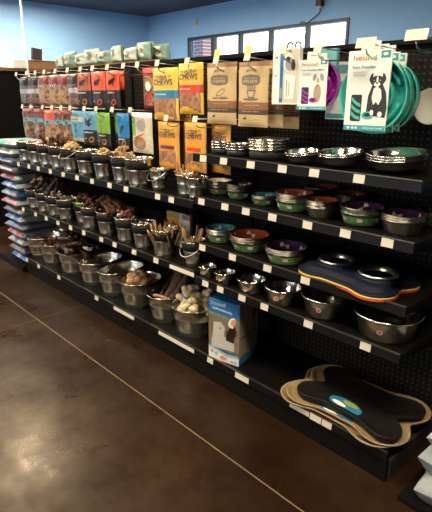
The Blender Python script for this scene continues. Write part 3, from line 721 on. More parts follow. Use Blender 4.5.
# ------------------------------------------------------------------ bowls
def bone_on_wall(mb, ang, prof, t0, size, mi):
    """print a bone on the inner wall; prof = inner wall (r,z) bottom->top"""
    (r0, z0), (r1, z1) = prof
    P = []
    rot = rnd.uniform(-.9, .9)
    poly = bone2d(1., .6)
    sl = math.hypot(r1-r0, z1-z0)
    def pt(x, y):
        xx = (x*math.cos(rot)-y*math.sin(rot))*size; yy = (x*math.sin(rot)+y*math.cos(rot))*size
        t = t0+yy/sl; t = min(.96, max(.05, t)); r = r0+(r1-r0)*t-.0008; z = z0+(z1-z0)*t+.0004
        a = ang+xx/max(r, .02)
        return (r*math.cos(a), r*math.sin(a), z)
    vs = [pt(*p) for p in poly]+[pt(0, 0)]; n = len(poly)
    mb.add(vs, [(i, (i+1) % n, n) for i in range(n)], mi, True)
def painted_bowl(R, h, inner, label, bones=5, name='printed_bowl'):
    """steel pet bowl; 0 steel, 1 inner enamel, 2 label, 3 bone print, 4 pink"""
    b = MB(); rb = R*.76; t = .0016
    prof = [(.0005, .002), (rb*.8, .002), (rb*.9, 0), (rb, .002), (rb+(R-rb)*.1, h*.12), (rb+(R-rb)*.72, h*.74), (rb+(R-rb)*.8, h*.86), (R-.001, h*.93), (R+.001, h*.97), (R-.001, h), (R-.005, h*.985), (R-.009, h*.9), (rb+.002, h*.16), (rb-.008, .006), (.0005, .005)]
    mi = [0, 0, 0, 0, 2 if label else 0, 0, 0, 0, 0, 0, 1, 1, 1, 1]
    b.lathe(prof, 40, mi)
    for k in range(bones): bone_on_wall(b, 2*PI*k/bones+.4, ((rb+.002, h*.16), (R-.009, h*.9)), .52, min(.034, R*.38), 3)
    for k in range(2): b.add([( (R*.42)*math.cos(a)*.4+(.25-.5*k)*R, (R*.2)*math.sin(a), .0062) for a in [2*PI*j/10 for j in range(10)]], [tuple(range(10))], 3)
    if label:
        for k in range(7):
            a = 2*PI*k/7+.2; r0 = rb+(R-rb)*.35+.0014; r1 = rb+(R-rb)*.62+.0014
            vs = [((r0)*math.cos(a-.14), (r0)*math.sin(a-.14), h*.38), (r0*math.cos(a+.14), r0*math.sin(a+.14), h*.38), (r1*math.cos(a+.14), r1*math.sin(a+.14), h*.66), (r1*math.cos(a-.14), r1*math.sin(a-.14), h*.66)]
            b.add(vs, [(0, 1, 2, 3)], 4 if k % 2 else 3)
    return b, [BRUSH, inner, LABG, BONEP, LABP]
ORD = {1: ['only one'], 2: ['lower bowl', 'upper bowl'], 3: ['bottom bowl', 'middle bowl', 'top bowl'], 4: ['bottom bowl', 'second bowl up', 'third bowl up', 'top bowl']}
def stack(x, y, z, R, h, dz, n, inner, labels, desc, name='printed_bowl', grp=None):
    for k in range(n):
        b, ms = painted_bowl(R, h, inner, labels[k], 5, name)
        o = b.build(name, ms, None, (x+rnd.uniform(-.001, .001), y, z+dz*k), rnd.uniform(0, 6))
        prop(o, (ORD[n][k]+' of the stack, ' if n > 1 else '')+desc, 'pet bowl', grp or ('stacked bowls: '+desc if n > 1 else None))
stack(-1.845, 1.775, TR2, .064, .044, .015, 3, WHTI, [1, 1, 0], 'cream lined bowl, leftmost on the second shelf')
stack(-1.690, 1.765, TR2, .068, .046, .015, 3, mat('black_enamel', (.02, .02, .02), .3), [1, 0, 0], 'dark lined bowl, beside the cream lined ones')
stack(-1.510, 1.745, TR2, .064, .036, .012, 2, BLUI, [1, 0], 'small turquoise lined bowl on second shelf')
stack(-1.335, 1.745, TR2, .085, .052, .016, 3, REDI, [1, 1, 0], 'orange lined bowl with green label on second shelf')
stack(-1.335, 1.955, TR2, .082, .052, .016, 3, REDI, [0, 0, 0], 'orange lined bowl at the back behind the green labelled ones')
stack(-1.176, 1.735, TR2, .071, .048, .013, 3, REDI, [0, 0, 0], 'orange lined bare steel bowl, front row of second shelf')
stack(-1.165, 1.93, TR2, .072, .048, .014, 3, REDI, [0, 0, 0], 'orange lined bowl at the back behind the bare ones')
stack(-.995, 1.750, TR2, .088, .052, .022, 2, PURI, [1, 1], 'purple lined bowl with green label on second shelf')
stack(-.818, 1.740, TR2, .080, .055, .010, 3, PURI, [0, 0, 0], 'purple lined bare steel bowl at right end of second shelf')
stack(-.79, 1.945, TR2, .070, .048, .016, 2, PURI, [1, 0], 'purple lined bowl at the back, right end')
stack(-1.795, 1.735, TR3, .080, .052, .011, 3, BLUI, [1, 0, 0], 'turquoise lined bowl with white bones on third shelf')
stack(-1.590, 1.735, TR3, .099, .056, .012, 3, REDI, [1, 0, 0], 'large orange lined bowl with white bones on third shelf')
stack(-1.345, 1.720, TR3, .098, .056, .010, 3, PURI, [1, 0, 0], 'large purple lined bowl with white bones on third shelf')

def rubber_bowl(R, h):
    b = MB(); rb = R*.9
    prof = [(.0005, .001), (rb*.9, .001), (rb, .004), (rb+.001, h*.62), (rb+.0005, h*.64), (R*.96, h*.8), (R, h*.93), (R, h), (R-.004, h*.97), (rb-.004, h*.7), (rb*.86, .006), (.0005, .005)]
    b.lathe(prof, 36, [1, 1, 1, 1, 0, 0, 0, 0, 0, 0, 0]); return b
def rstack(x, y, R, h, dz, n, desc):
    b = rubber_bowl(R, h); o = b.build('rubber_based_bowl', [STEEL, RUBBER], None, (x, y, T1))
    for k in range(n):
        q = o if k == 0 else dup(o, (x, y, T1+dz*k))
        prop(q, ORD[n][k]+' of the stack, '+desc, 'pet bowl', 'stacked bowls: '+desc)
rstack(-1.805, 1.755, .062, .036, .013, 3, 'black based steel bowl, left end of top shelf')
rstack(-1.685, 1.745, .064, .036, .013, 3, 'black based steel bowl, second stack on top shelf')
rstack(-1.505, 1.76, .10, .05, .014, 4, 'wide black based steel bowl on top shelf')
def dish(R, h):
    h *= 1.2; b = MB(); prof = [(.0005, .001), (R*.34, 0), (R*.5, .002), (R*.74, h*.2), (R*.87, h*.5), (R*.95, h*.86), (R, h*.92), (R+.001, h*.96), (R-.001, h), (R*.935, h*.93), (R*.855, h*.55), (R*.72, h*.25), (R*.5, h*.09), (R*.25, .005), (.0005, .004)]
    b.lathe(prof, 40, 0); return b
def dstack(x, y, R, h, n, desc):
    o = dish(R, h).build('steel_dish', STEEL, None, (x, y, T1))
    for k in range(n):
        q = o if k == 0 else dup(o, (x+.002*k, y, T1+.009*k))
        q.location.z += R*.62*.09; q.rotation_euler = (.09, -.02, 0)
        prop(q, (ORD[n][k]+' of the stack, ' if n > 1 else '')+desc, 'pet bowl')
        if n > 1: q['group'] = 'stacked dishes: '+desc
dstack(-1.285, 1.725, .076, .036, 2, 'smallest flared steel dish on top shelf')
dstack(-1.11, 1.745, .092, .044, 2, 'middle sized flared steel dish on top shelf')
dstack(-.885, 1.775, .113, .046, 3, 'largest flared steel dish at right end of top shelf')

STK = mat('pink_sticker', (.75, .42, .36), .5)
def deep_bowl(R, h):
    b = MB(); rb = R*.78
    prof = [(.0005, .002), (rb*.88, 0), (rb*.97, .003), (rb, .009), (R*.93, h*.84), (R*.945, h*.87), (R*1.0, h*.9), (R*1.02, h*.94), (R*1.015, h*.99), (R*.98, h), (R*.93, h*.93), (R*.9, h*.84), (rb*.93, .014), (rb*.8, .006), (.0005, .005)]
    b.lathe(prof, 44, [0]*4+[1]*5+[1]*5)
    return b
for x, y, R, h, lab in [(-1.83, 1.668, .050, .060, 'smallest deep steel bowl at left end of fourth shelf'), (-1.70, 1.670, .057, .062, 'second smallest deep steel bowl on fourth shelf'),
    (-1.520, 1.68, .073, .072, 'third deep steel bowl, above the fountain box'), (-1.335, 1.70, .091, .08, 'fourth deep steel bowl on fourth shelf'),
    (-1.120, 1.735, .113, .095, 'fifth and second largest deep steel bowl on fourth shelf'), (-.835, 1.745, .135, .105, 'largest deep steel bowl at right end of fourth shelf')]:
    t = thing('deep_steel_bowl', lab, 'pet bowl', (x, y, TR4)); bo = deep_bowl(R, h).build('bowl', [mat('dull_steel', (.72, .66, .54), .24, 1.), STEEL], t)
    a = math.radians(-75 if R > .06 else -100); rr = R*.78+(R*.15)*.55+.0015
    s = MB(); hs = min(.012, R*.13)
    def sp(u, v): 
        aa = a+u/rr; r2 = R*.78+(R*.15)*((h*.5+v)/(h*.84))+.0012; return (r2*math.cos(aa), r2*math.sin(aa), h*.5+v)
    for rad, mi, of in ((hs, 0, 0), (hs*.55, 1, .0006)):
        vs = [sp(rad*math.cos(q), rad*math.sin(q)) for q in [2*PI*k/14 for k in range(14)]]+[sp(0, 0)]
        vs = [(p[0]*(1+of/rr), p[1]*(1+of/rr), p[2]) for p in vs]
        s.add(vs, [(k, (k+1) % 14, 14) for k in range(14)], mi)
    s.build('sticker', [STK, REDP], bo)

# ------------------------------------------------------------------ double feeder + bone trays
def outline(lobes, rx, ry, n=96, grow=0., sm=3):
    R = []
    for k in range(n):
        a = 2*PI*k/n; dx, dy = math.cos(a), math.sin(a)
        best = min((rx+grow)/abs(dx) if abs(dx) > 1e-6 else 9, (ry+grow)/abs(dy) if abs(dy) > 1e-6 else 9)
        for cx, cy, r in lobes:
            r = r+grow; b = cx*dx+cy*dy; c2 = cx*cx+cy*cy-r*r; D = b*b-c2
            if D > 0: best = max(best, b+math.sqrt(D))
        R.append(best)
    for _ in range(sm): R = [(R[i-1]+2*R[i]+R[(i+1) % n])/4 for i in range(n)]
    return [(R[k]*math.cos(2*PI*k/n), R[k]*math.sin(2*PI*k/n)) for k in range(n)]
DF = [(-.142, .075, .088), (-.142, -.072, .088), (.142, .075, .088), (.142, -.072, .088)]
def df_ring(g, z): return [(x, y, z) for x, y in outline(DF, .17, .138, 96, g)]
def feeder_shell(topd):
    b = MB(); r = [df_ring(0, 0), df_ring(.002, .002), df_ring(0, .007)]
    if topd: r += [df_ring(-.012, .0085), df_ring(-.018, .012), df_ring(-.03, .026), df_ring(-.04, .031)]
    b.loft(r, 0, None, True, True); return b
fz = TR3
for k, (m, lab) in enumerate(((REDR, 'red rubber double feeder mat at the bottom under the navy one'), (YELR, 'yellow rubber double feeder mat between red and navy ones'), (NAVYP, 'navy blue bone shaped double feeder holding two steel bowls'))):
    t = thing('double_feeder', lab, 'pet feeder', (-.99, 1.745, fz+.009*k), -.12)
    feeder_shell(k == 2).build('base', m, t)
    if k == 2:
        for cx in (-.105, .105):
            b = MB(); b.lathe([(.092, .026), (.086, .034), (.080, .038), (.068, .039), (.066, .036)], 36, 0, None, cx=cx, cy=-.004)
            b.build('bowl_collar', NAVYP, t)
            b = MB(); b.lathe([(.076, .0395), (.079, .042), (.077, .047), (.072, .050), (.067, .048), (.062, .036), (.052, .016), (.03, .0135), (.0005, .013)], 36, 0, None, cx=cx, cy=-.004)
            b.build('steel_bowl', STEEL2, t)
BT = [(-.185, .1, .112), (-.185, -.1, .112), (.185, .1, .112), (.185, -.1, .112)]
def bt_ring(g, z): return [(x, y, z) for x, y in outline(BT, .22, .172, 96, g)]
def tray():
    b = MB(); b.loft([bt_ring(-.03, 0), bt_ring(-.02, .001), bt_ring(-.006, .012), bt_ring(0, .02), bt_ring(.001, .023), bt_ring(-.004, .024), bt_ring(-.009, .021), bt_ring(-.018, .012), bt_ring(-.03, .006)], 0, None, True, True)
    return b
t1 = tray().build('bone_shaped_tray', TAN, None, (-.985, 1.782, TB), .0)
prop(t1, 'tan bone shaped tray lying lowest on the base shelf', 'pet tray')
t2 = tray().build('bone_shaped_tray', TAN, None, (-.962, 1.797, TB+.012), .015)
prop(t2, 'tan bone shaped tray right under the black bone mat', 'pet tray')
t3 = thing('bone_shaped_mat', 'black bone shaped mat with round blue label on the tan trays', 'pet mat', (-.945, 1.79, TB+.026), -.03)
b = MB(); b.loft([bt_ring(-.05, 0), bt_ring(-.042, .003), bt_ring(-.036, .028), bt_ring(-.038, .032), bt_ring(-.044, .032), bt_ring(-.052, .026), bt_ring(-.07, .024)], 0, None, True, True)
b.build('mat', mat('black_mat_plastic', (.009, .008, .0075), .5, spec=.2, bump=.5, nscale=120), t3)
def flat_label(parent, cx, cy, z, rx, ry, rot, name='label_sticker'):
    m = MB()
    for k, (sx, sy, ox_, mi) in enumerate(((1, 1, 0, 0), (.5, .35, .2, 1), (.45, .3, -.3, 2))):
        P = ellipse(cx+ox_*rx, cy+(.35, .45, -.25)[k]*ry*(1 if k else 0), rx*sx, ry*sy, 20, rot); m.add([(x, y, z+.0008*k) for x, y in P], [tuple(range(20))], mi)
    return m.build(name, [BLUEP, mat('label_green', (.3, .4, .05), .5), WHITE, REDP], parent)
flat_label(t3, -.015, -.085, .0248, .085, .042, -.1)
o = flat_label(t2, -.02, -.135, .0068, .085, .02, .0)

# fountain box
bxw, bxd, bxh = .188, .205, .352
fb = thing('fountain_box', 'blue topped pet fountain carton on the base shelf beside rawhide tub', 'box', (-1.757, 1.608, TB), math.atan2(.044, .171))
m = MB(); m.box(0, bxw, 0, bxd, 0, bxh)
BXM = [mat('box_side_beige', (.4, .35, .25), .5), mat('box_blue', (.015, .14, .36), .4), WHITE, mat('box_photo_tan', (.25, .19, .11), .5, noise=.4, nscale=25), mat('fountain_white', (.55, .53, .46), .5), DCHEW, BLUEP, REDP, GREYP, INK, mat('box_orange', (.75, .3, .1), .5), mat('box_green', (.25, .3, .1), .5, noise=.4), mat('pale_blue_print', (.35, .5, .62), .5)]
class Face:
    def __init__(s, f): s.f = f
    def poly(s, P, mi, L=1):
        n = len(P); cx = sum(p[0] for p in P)/n; cy = sum(p[1] for p in P)/n
        m.add([s.f(x, y, .0006*L) for x, y in P]+[s.f(cx, cy, .0006*L)], [(i, (i+1) % n, n) for i in range(n)], mi)
    def text(s, t, cx, cy, w_, h_, mi, L=4, tilt=0):
        vs, fs = text_shape(t); m.add([s.f(cx+x*w_, cy+y*h_+x*tilt, .0006*L) for x, y in vs], fs, mi)
FF = Face(lambda u, v, o: (u*bxw, -o, v*bxh)); FS = Face(lambda u, v, o: (bxw+o, u*bxd, v*bxh)); FT = Face(lambda u, v, o: (u*bxw, v*bxd, bxh+o))
FF.poly([(0, 0), (1, 0), (1, 1), (0, 1)], 3, 1)
FF.poly([(0, .8), (1, .74), (1, 1), (0, 1)], 1, 2); FF.poly([(0, .76), (1, .70), (1, .74), (0, .8)], 11, 2)
FF.poly([(0, 0), (1, 0), (1, .12), (.6, .1), (.3, .16), (0, .2)], 2, 2); FF.poly([(0, .2), (.3, .16), (.6, .1), (1, .12), (1, .16), (.6, .14), (.3, .2), (0, .24)], 12, 3)
FF.poly([(0, .24), (.3, .2), (.6, .14), (1, .16), (1, .18), (.6, .16), (.3, .22), (0, .26)], 6, 3)
FF.poly([(.1, .22), (.85, .22), (.85, .38), (.55, .43), (.1, .36)], 4, 4)   # fountain reservoir and bowl
FF.poly([(.12, .34), (.5, .36), (.55, .58), (.42, .66), (.18, .64)], 4, 5); FF.poly(ellipse(.4, .56, .03, .015, 10), 9, 6)
FF.poly([(.58, .38), (.84, .36), (.86, .55), (.72, .6), (.6, .52)], 5, 5); FF.poly(ellipse(.8, .55, .12, .1, 14), 5, 5)
FF.poly(ellipse(.78, .7, .13, .07, 16, .4), 2, 6); FF.poly(ellipse(.82, .7, .09, .05, 14, .4), 10, 7); FF.poly(ellipse(.74, .64, .09, .03, 14, -.2), 2, 7)
FF.poly(ellipse(.5, .07, .12, .035, 14), 10, 5); FF.poly(ellipse(.26, .12, .07, .03, 12), 12, 5); FF.poly(ellipse(.12, .14, .05, .03, 12), 10, 5)
FF.text('Drinkwell', .32, .945, .48, .06, 12, 4); FF.text('ORIGINAL', .46, .855, .66, .035, 2, 4, -.03); FF.text('50 OZ', .85, .045, .2, .035, 9, 5)
FT.poly([(0, 0), (1, 0), (1, 1), (0, 1)], 1, 1)
FS.poly([(0, .8), (1, .93), (1, 1), (0, 1)], 0, 1)
FS.poly([(.05, .9), (.6, .9), (.6, .89), (.05, .89)], 8, 1)
for k in range(5): FS.poly([(.08, .84-.02*k), (.5, .84-.02*k), (.5, .833-.02*k), (.08, .833-.02*k)], 8, 1)
FS.poly(ellipse(.78, .66, .1, .13, 14), 5, 1); FS.poly(ellipse(.78, .62, .12, .05, 14), 8, 2); FS.poly([(.05, .44), (.9, .44), (.9, .42), (.05, .42)], 9, 1)
for k in range(4): FS.poly([(.08, .37-.02*k), (.7, .37-.02*k), (.7, .363-.02*k), (.08, .363-.02*k)], 8, 1)
FS.poly([(0, 0), (1, 0), (1, .14), (.6, .08), (.3, .15), (0, .1)], 6, 1); FS.text('50 OZ', .45, .2, .25, .03, 9, 2)
m.build('carton', BXM, fb)

# ------------------------------------------------------------------ buckets
def bucket(R, rb, h, band, bail=None, ears=True, sy=1., desc='', loc=(0, 0, 0), rotz=0., name='galvanized_bucket', cat='bucket', ring=None):
    t = thing(name, desc, cat, loc, rotz)
    b = MB(); t_ = .0015
    def rr(z): return rb+(R-rb)*z/h
    prof = [(.0005, .006), (rb*.9, .006), (rb, 0), (rb+.001, .004), (rr(h*.12), h*.12), (rr(h*.15)+.002, h*.15), (rr(h*.18), h*.18), (rr(h*.56), h*.56), (rr(h*.585)+.002, h*.585), (rr(h*.61), h*.61), (rr(h*.94), h*.94), (R+.003, h*.965), (R+.004, h*.99), (R, h), (R-.003, h*.985), (rr(h*.9)-.003, h*.9), (rb-.002, .012), (.0005, .009)]
    b.lathe(prof, 40, 0, None, 1., sy); pail = b.build('pail', GALV, t)
    if band:
        z0, z1 = h*.63, h*.86
        b = MB(); b.lathe([(rr(z0)+.0014, z0), (rr(z0)+.003, z0+.001), (rr(z1)+.003, z1-.001), (rr(z1)+.0014, z1)], 40, 0, None, 1., sy)
        b.build('label_band', mat('chalkboard_band', (.008, .008, .008), .6, spec=.15), t)
    if ears:
        for s_ in (-1, 1):
            m = MB(); x = s_*(R+.002); m.box(x-.004, x+.004, -.012, .012, h*.78, h*1.02); m.build('ear', GALV, pail)
    if bail is not None:
        # wire bail resting down against the front
        pts = [( (R+.009)*math.cos(a), -abs((R+.012)*math.sin(a))*sy, h*.92-bail*math.sin(a)) for a in [PI*k/18 for k in range(19)]]
        MB().tube(pts, .0022, 6).build('handle', WIRE, t)
    if ring:
        for s_ in ring:
            cx = s_*(R+.012); m = MB(); m.tube([(cx+.004*math.cos(a)*s_, .02*math.cos(a)-.01, h*.88+.018*math.sin(a)-.01) for a in [2*PI*k/16 for k in range(16)]], .0026, 6, closed=True)
            m.build('ring_handle', WIRE, t)
    return t
ROW = [(-4.03, 'far left end'), (-3.83, 'second from the left end'), (-3.65, 'third from the left end'), (-3.46, 'fourth from the left end'), (-3.27, 'fifth from the left end'), (-3.05, 'sixth from the left end'), (-2.83, 'seventh from the left end'), (-2.61, 'eighth from the left end'), (-2.435, 'ninth, beside the small pails')]
CONT2 = ['holding a white packet', 'holding a salmon red packet', 'holding brown rolls', 'holding mixed brown rolls', 'heaped with golden chips', 'looking empty', 'holding golden chips', 'holding knuckle bones', 'looking empty']
UB = []
for i, ((x, d), c_) in enumerate(zip(ROW, CONT2)):
    R = .088 if i == 8 else .079
    UB.append(bucket(R, R*.74, .172, True, .06 if i == 4 else None, True, 1., f'black banded bucket {c_}, upper row, {d}', (x, 1.68, TL2)))
SM = [(-2.275, 1.70, 'small plain pail with drooping wire handle on upper row', .05), (-2.115, 1.76, 'small plain pail of sticks on upper row, leftmost of the three', None), (-2.02, 1.69, 'small plain pail of sticks on upper row, middle of the three', None), (-1.91, 1.67, 'small plain pail of sticks at right end of upper row', None)]
for x, y, d, bl in SM:
    bucket(.058, .038, .12, False, bl, True, 1., d, (x, y, TL2), name='small_pail', cat='bucket')
ROW3 = [(-3.97, 'far left end'), (-3.78, 'second from the left end'), (-3.6, 'third from the left end'), (-3.42, 'fourth from the left end'), (-3.23, 'fifth from the left end'), (-3.06, 'sixth from the left end'), (-2.84, 'seventh from the left end'), (-2.61, 'eighth from the left end'), (-2.42, 'ninth from the left end'), (-2.21, 'tenth, beside the orange card')]
CONT3 = ['under wrapped dark bones', 'under wrapped dark bones', 'under wrapped dark bones', 'topped with a steel tin', 'holding brown chews', 'holding brown chews', 'holding big brown bones', 'holding reddish chunks', 'holding shiny tins', 'holding a spray of thin sticks']
for i, ((x, d), c_) in enumerate(zip(ROW3, CONT3)):
    R = .083 if i == 9 else .076
    bucket(R, R*.73, .17, True, None, True, 1., f'black banded bucket {c_}, lower row, {d}', (x, 1.68 if i != 4 else 1.72, TL3))
bucket(.068, .045, .15, True, .07, True, 1., 'steel bucket with wire handle holding long sticks at right end of lower row', (-1.965, 1.69, TL3))
BIG = [(-4.12, .128, 1.3, 'big empty oval tub at the far left of the base shelf', None), (-3.84, .11, 1., 'big round tub of reddish chews second on the base shelf', None), (-3.52, .125, 1.15, 'big tub heaped with wrapped dark bones on the base shelf', None),
       (-3.20, .133, 1.35, 'big empty oval tub right of the heaped dark bones', [-1]), (-2.915, .133, 1.35, 'big empty oval tub left of the rawhide ball tub', None), (-2.625, .13, 1.15, 'big tub holding pale rawhide balls', [-1]),
       (-2.31, .133, 1.3, 'big tub holding long dark sticks', [-1]), (-2.05, .143, 1.08, 'big tub full of cream knotted rawhide bones', None)]
for x, R, sy, d, rg in BIG:
    bucket(R, R*.79, .185, False, None, rg is None, sy, d, (x, 1.625+R*sy, TB), name='steel_tub', ring=rg, cat='tub')

# ------------------------------------------------------------------ bucket contents
def fill(x, y, z, r, sy, m, lab, dome=.02, cat='chews'):
    b = MB(); rings = []
    for k, (q, hz) in enumerate(((1, 0), (.98, .012), (.8, .014+dome*.4), (.55, .014+dome*.8), (.25, .014+dome))):
        rings.append([(r*q*math.cos(2*PI*i/20)*(1+(.04*rnd.uniform(-1, 0) if k else -.04)), r*sy*q*math.sin(2*PI*i/20)*(1+(.04*rnd.uniform(-1, 0) if k else -.04)), hz+(rnd.uniform(-.004, .004) if k else 0)) for i in range(20)])
    b.loft(rings, 0, None, True, True)
    return prop(b.build('loose_chew_fill', m, None, (x, y, z)), lab, cat, None, 'stuff')
def rotm(a, b, c): return Matrix.Rotation(c, 4, 'Z') @ Matrix.Rotation(b, 4, 'Y') @ Matrix.Rotation(a, 4, 'X')
def mk_chip(m, s=1.):
    b = MB(); b.ball((0, 0, 0), .02*s, .012*s, .007*s, 0, None, 10, .15); return b
def mk_stick(L, r, bend=.01, knob=0.):
    pts = [(0, 0, 0)]; n = 6; ph = rnd.uniform(0, 6); rs = [r*.8]
    for k in range(1, n+1):
        pts.append((bend*math.sin(PI*k/n)*math.cos(ph), bend*math.sin(PI*k/n)*math.sin(ph), L*k/n)); rs.append(r*rnd.uniform(.85, 1.15))
    if knob: rs[0] = rs[-1] = r*knob; rs[1] = r*(1+knob)/2; rs[-2] = r*(1+knob)/2
    b = MB(); b.tube(pts, rs, 8); return b
def mk_bone(L, r):
    b = MB(); b.tube([(-L/2, 0, 0), (-L/4, 0, .002), (0, 0, .003), (L/4, 0, .002), (L/2, 0, 0)], [r*1.2, r, r*.85, r, r*1.2], 10)
    for s_ in (-1, 1):
        for q in (-1, 1): b.ball((s_*L/2, q*r*.85, 0), r*1.15, r*1.1, r*1.05, 0, None, 10, .06)
    return b
def mk_knot(L, r):
    b = mk_bone(L, r)
    for s_ in (-1, 1): b.tube([(s_*(L/2-r*1.2), r*1.1*math.cos(a), r*1.1*math.sin(a)) for a in [2*PI*k/10 for k in range(10)]], r*.45, 6, closed=True)
    return b
def heap(name, maker, m, lab, cat, grp, cx, cy, z, R, n, tilt=.5, lay=.018, sy=1.):
    protos = [maker().build(name, m) for _ in range(min(3, n))]
    k = 0
    for i in range(n):
        o = protos[i] if i < len(protos) else dup(protos[i % len(protos)], (0, 0, 0))
        q = i/n; r = R*math.sqrt(max(0, 1-q))*.8; a = i*2.4
        o.location = (cx+r*math.cos(a), cy+r*math.sin(a)*sy, z+lay*3*q+.004)
        o.rotation_euler = (rnd.uniform(-tilt, tilt), rnd.uniform(-tilt, tilt), rnd.uniform(0, 6.3))
        prop(o, lab, cat, grp)
def sticks(name, m, lab, grp, cx, cy, z, r0, r1, n, L, r, spread=1., knob=0., bias=(0, 0), cat='chew stick'):
    for i in range(n):
        a = i*2.4+rnd.uniform(-.3, .3); q = math.sqrt((i+.5)/n)
        b0 = Vector((r0*q*math.cos(a+.5), r0*q*math.sin(a+.5), 0)); l = L*rnd.uniform(.85, 1.1)
        b1 = Vector((r1*q*math.cos(a)*spread+bias[0], r1*q*math.sin(a)*spread+bias[1], l))
        d = (b1-b0).normalized()
        o = mk_stick(l, r, .006, knob).build(name, m, None, (cx+b0.x, cy+b0.y, z)); o.rotation_euler = d.to_track_quat('Z', 'Y').to_euler()
        prop(o, lab, cat, grp)
Z2 = TL2+.172; Z3 = TL3+.17; ZT = TB+.185
# upper row
def packet(m1, m2, lab, loc, w=.11, h=.09, rz=0., tilt=.5):
    p = Pouch(w, h, .025, lambda u, v: 1 if .3 < v < .6 else 0, [m1, m2], .003, 10, 10, seed=3, back=0)
    o = p.hang('treat_packet', loc, rz); o.rotation_euler.x = tilt; return put(o, lab)
packet(SACKW, SILV, 'white packet poking out of the far left upper bucket', (-4.03, 1.66, Z2-.045), .1, .07, .3, -.9)
packet(PINKP, WHITE, 'salmon red packet poking out of the second upper bucket', (-3.84, 1.66, Z2-.05), .11, .085, -.2, -.9)
for i, (x, nm) in enumerate(((-3.65, 'third'), (-3.46, 'fourth'))):
    fill(x, 1.68, Z2-.05, .055, 1, CHEW, f'brown chew pieces filling the {nm} upper bucket', .01)
    heap('chew_roll', lambda: mk_stick(.06, .011, .004, 1.1), CHEW, f'brown chew roll piled in the {nm} bucket of the upper row', 'dog chew', f'chew rolls in the {nm} upper bucket', x, 1.68, Z2-.02, .045, 6, 1.4)
prop(mk_stick(.05, .011, .003).build('chew_roll', CREAM, None, (-3.62, 1.67, Z2+.0)), 'single cream chew roll standing among brown rolls in the third upper bucket', 'dog chew')
for x, nm, n, z_ in ((-3.27, 'fifth', 24, 0.), (-2.83, 'seventh', 12, -.012)):
    fill(x, 1.68, Z2-.045+z_, .058, 1, CHIP, f'golden chips filling the {nm} bucket of the upper row', .02)
    heap('chew_chip', lambda: mk_chip(CHIP, 1.2), CHIP, f'golden chew chip heaped in the {nm} bucket of the upper row', 'dog chew', f'golden chips in the {nm} upper bucket', x, 1.68, Z2-.012+z_, .06, n, .7, .014)
fill(-2.61, 1.68, Z2-.055, .055, 1, CHEW, 'brown pieces filling the eighth upper bucket', .01)
heap('knuckle_bone', lambda: mk_bone(.055, .011), TANCH, 'small tan knuckle bone in the eighth bucket of the upper row', 'dog chew', 'knuckle bones in the eighth upper bucket', -2.61, 1.68, Z2-.018, .045, 7, 1.2, .016)
sticks('chew_stick', STICKM, 'short brown stick in the leftmost stick pail', 'sticks in the leftmost pail', -2.115, 1.76, TL2+.012, .02, .07, 6, .15, .0042)
sticks('chew_stick', TANCH, 'short tan stick in the middle stick pail', 'sticks in the middle pail', -2.02, 1.69, TL2+.012, .026, .045, 5, .125, .0045)
sticks('chew_stick', CHEW, 'short dark stick in the rightmost stick pail', 'sticks in the rightmost pail', -1.91, 1.67, TL2+.012, .028, .055, 14, .125, .0055)
# lower row
for i, x in enumerate((-3.97, -3.78, -3.6)):
    fill(x, 1.68, Z3-.05, .053, 1, DCHEW, ('dark pieces filling the far left lower bucket', 'dark pieces filling the second lower bucket', 'dark pieces filling the third lower bucket')[i], .02)
for i in range(13):
    x = -4.03+.034*i+rnd.uniform(-.01, .01); o = mk_bone(.15, .019).build('wrapped_bone', DCHEW, None, (x, 1.70+.1*(i % 2), Z3+.025+.032*(i % 3)+(.05 if 2 < i < 9 else 0)))
    o.rotation_euler = (rnd.uniform(-.6, .6), rnd.uniform(.5, 1.2)*(1 if i % 2 else -1), rnd.uniform(0, 3))
    prop(o, 'dark brown plastic wrapped bone in the pile over the three left lower buckets', 'dog chew', 'wrapped bones over the left lower buckets')
b = MB(); b.lathe([(.0005, 0), (.045, 0), (.047, .002), (.047, .028), (.049, .03), (.045, .031), (.043, .028), (.0005, .026)], 24)
prop(b.build('steel_tin', STEEL, None, (-3.42, 1.68, Z3-.005)), 'round steel tin resting in the fourth bucket of the lower row', 'tin')
for i, (x, y, nm) in enumerate(((-3.23, 1.72, 'fifth'), (-3.06, 1.68, 'sixth'))):
    fill(x, y, Z3-.05, .053, 1, CHEW, f'brown chews filling the {nm} lower bucket', .015)
    heap('brown_chew', lambda: mk_bone(.07, .013), CHEW, f'knobbly brown chew in the {nm} bucket of the lower row', 'dog chew', f'brown chews in the {nm} lower bucket', x, y, Z3-.01, .045, 7, .8, .018)
packet(GREENF, CHEW, 'small green wrapped packet tucked in the sixth lower bucket', (-3.12, 1.62, Z3-.01), .06, .03, 0, 0.)
fill(-2.84, 1.68, Z3-.05, .053, 1, CHEW, 'brown pieces filling the seventh lower bucket', .015)
for i in range(5):
    o = mk_bone(.2, .018).build('large_bone', CHEW, None, (-2.87+.035*i, 1.69+.012*i, Z3+.02+.018*(i % 3))); o.rotation_euler = (0, .25, -.25+.12*i)
    prop(o, 'large glossy brown bone lying across the seventh lower bucket', 'dog chew', 'large bones across the seventh lower bucket')
fill(-2.61, 1.68, Z3-.05, .053, 1, CHEW, 'reddish pieces filling the eighth lower bucket', .015)
heap('chew_chunk', lambda: mk_stick(.05, .012, .006, .8), mat('reddish_chew', (.28, .09, .04), .45, noise=.4, bump=.3), 'reddish brown chunk in the eighth bucket of the lower row', 'dog chew', 'reddish chunks in the eighth lower bucket', -2.61, 1.68, Z3-.02, .05, 8, 1.2, .016)
packet(SACKW, WHITE, 'little white packet among reddish chunks in the eighth lower bucket', (-2.63, 1.65, Z3-.0), .05, .025, .8, -.8)
fill(-2.42, 1.68, Z3-.05, .053, 1, SILV, 'silver wrapped pieces filling the ninth lower bucket', .01)
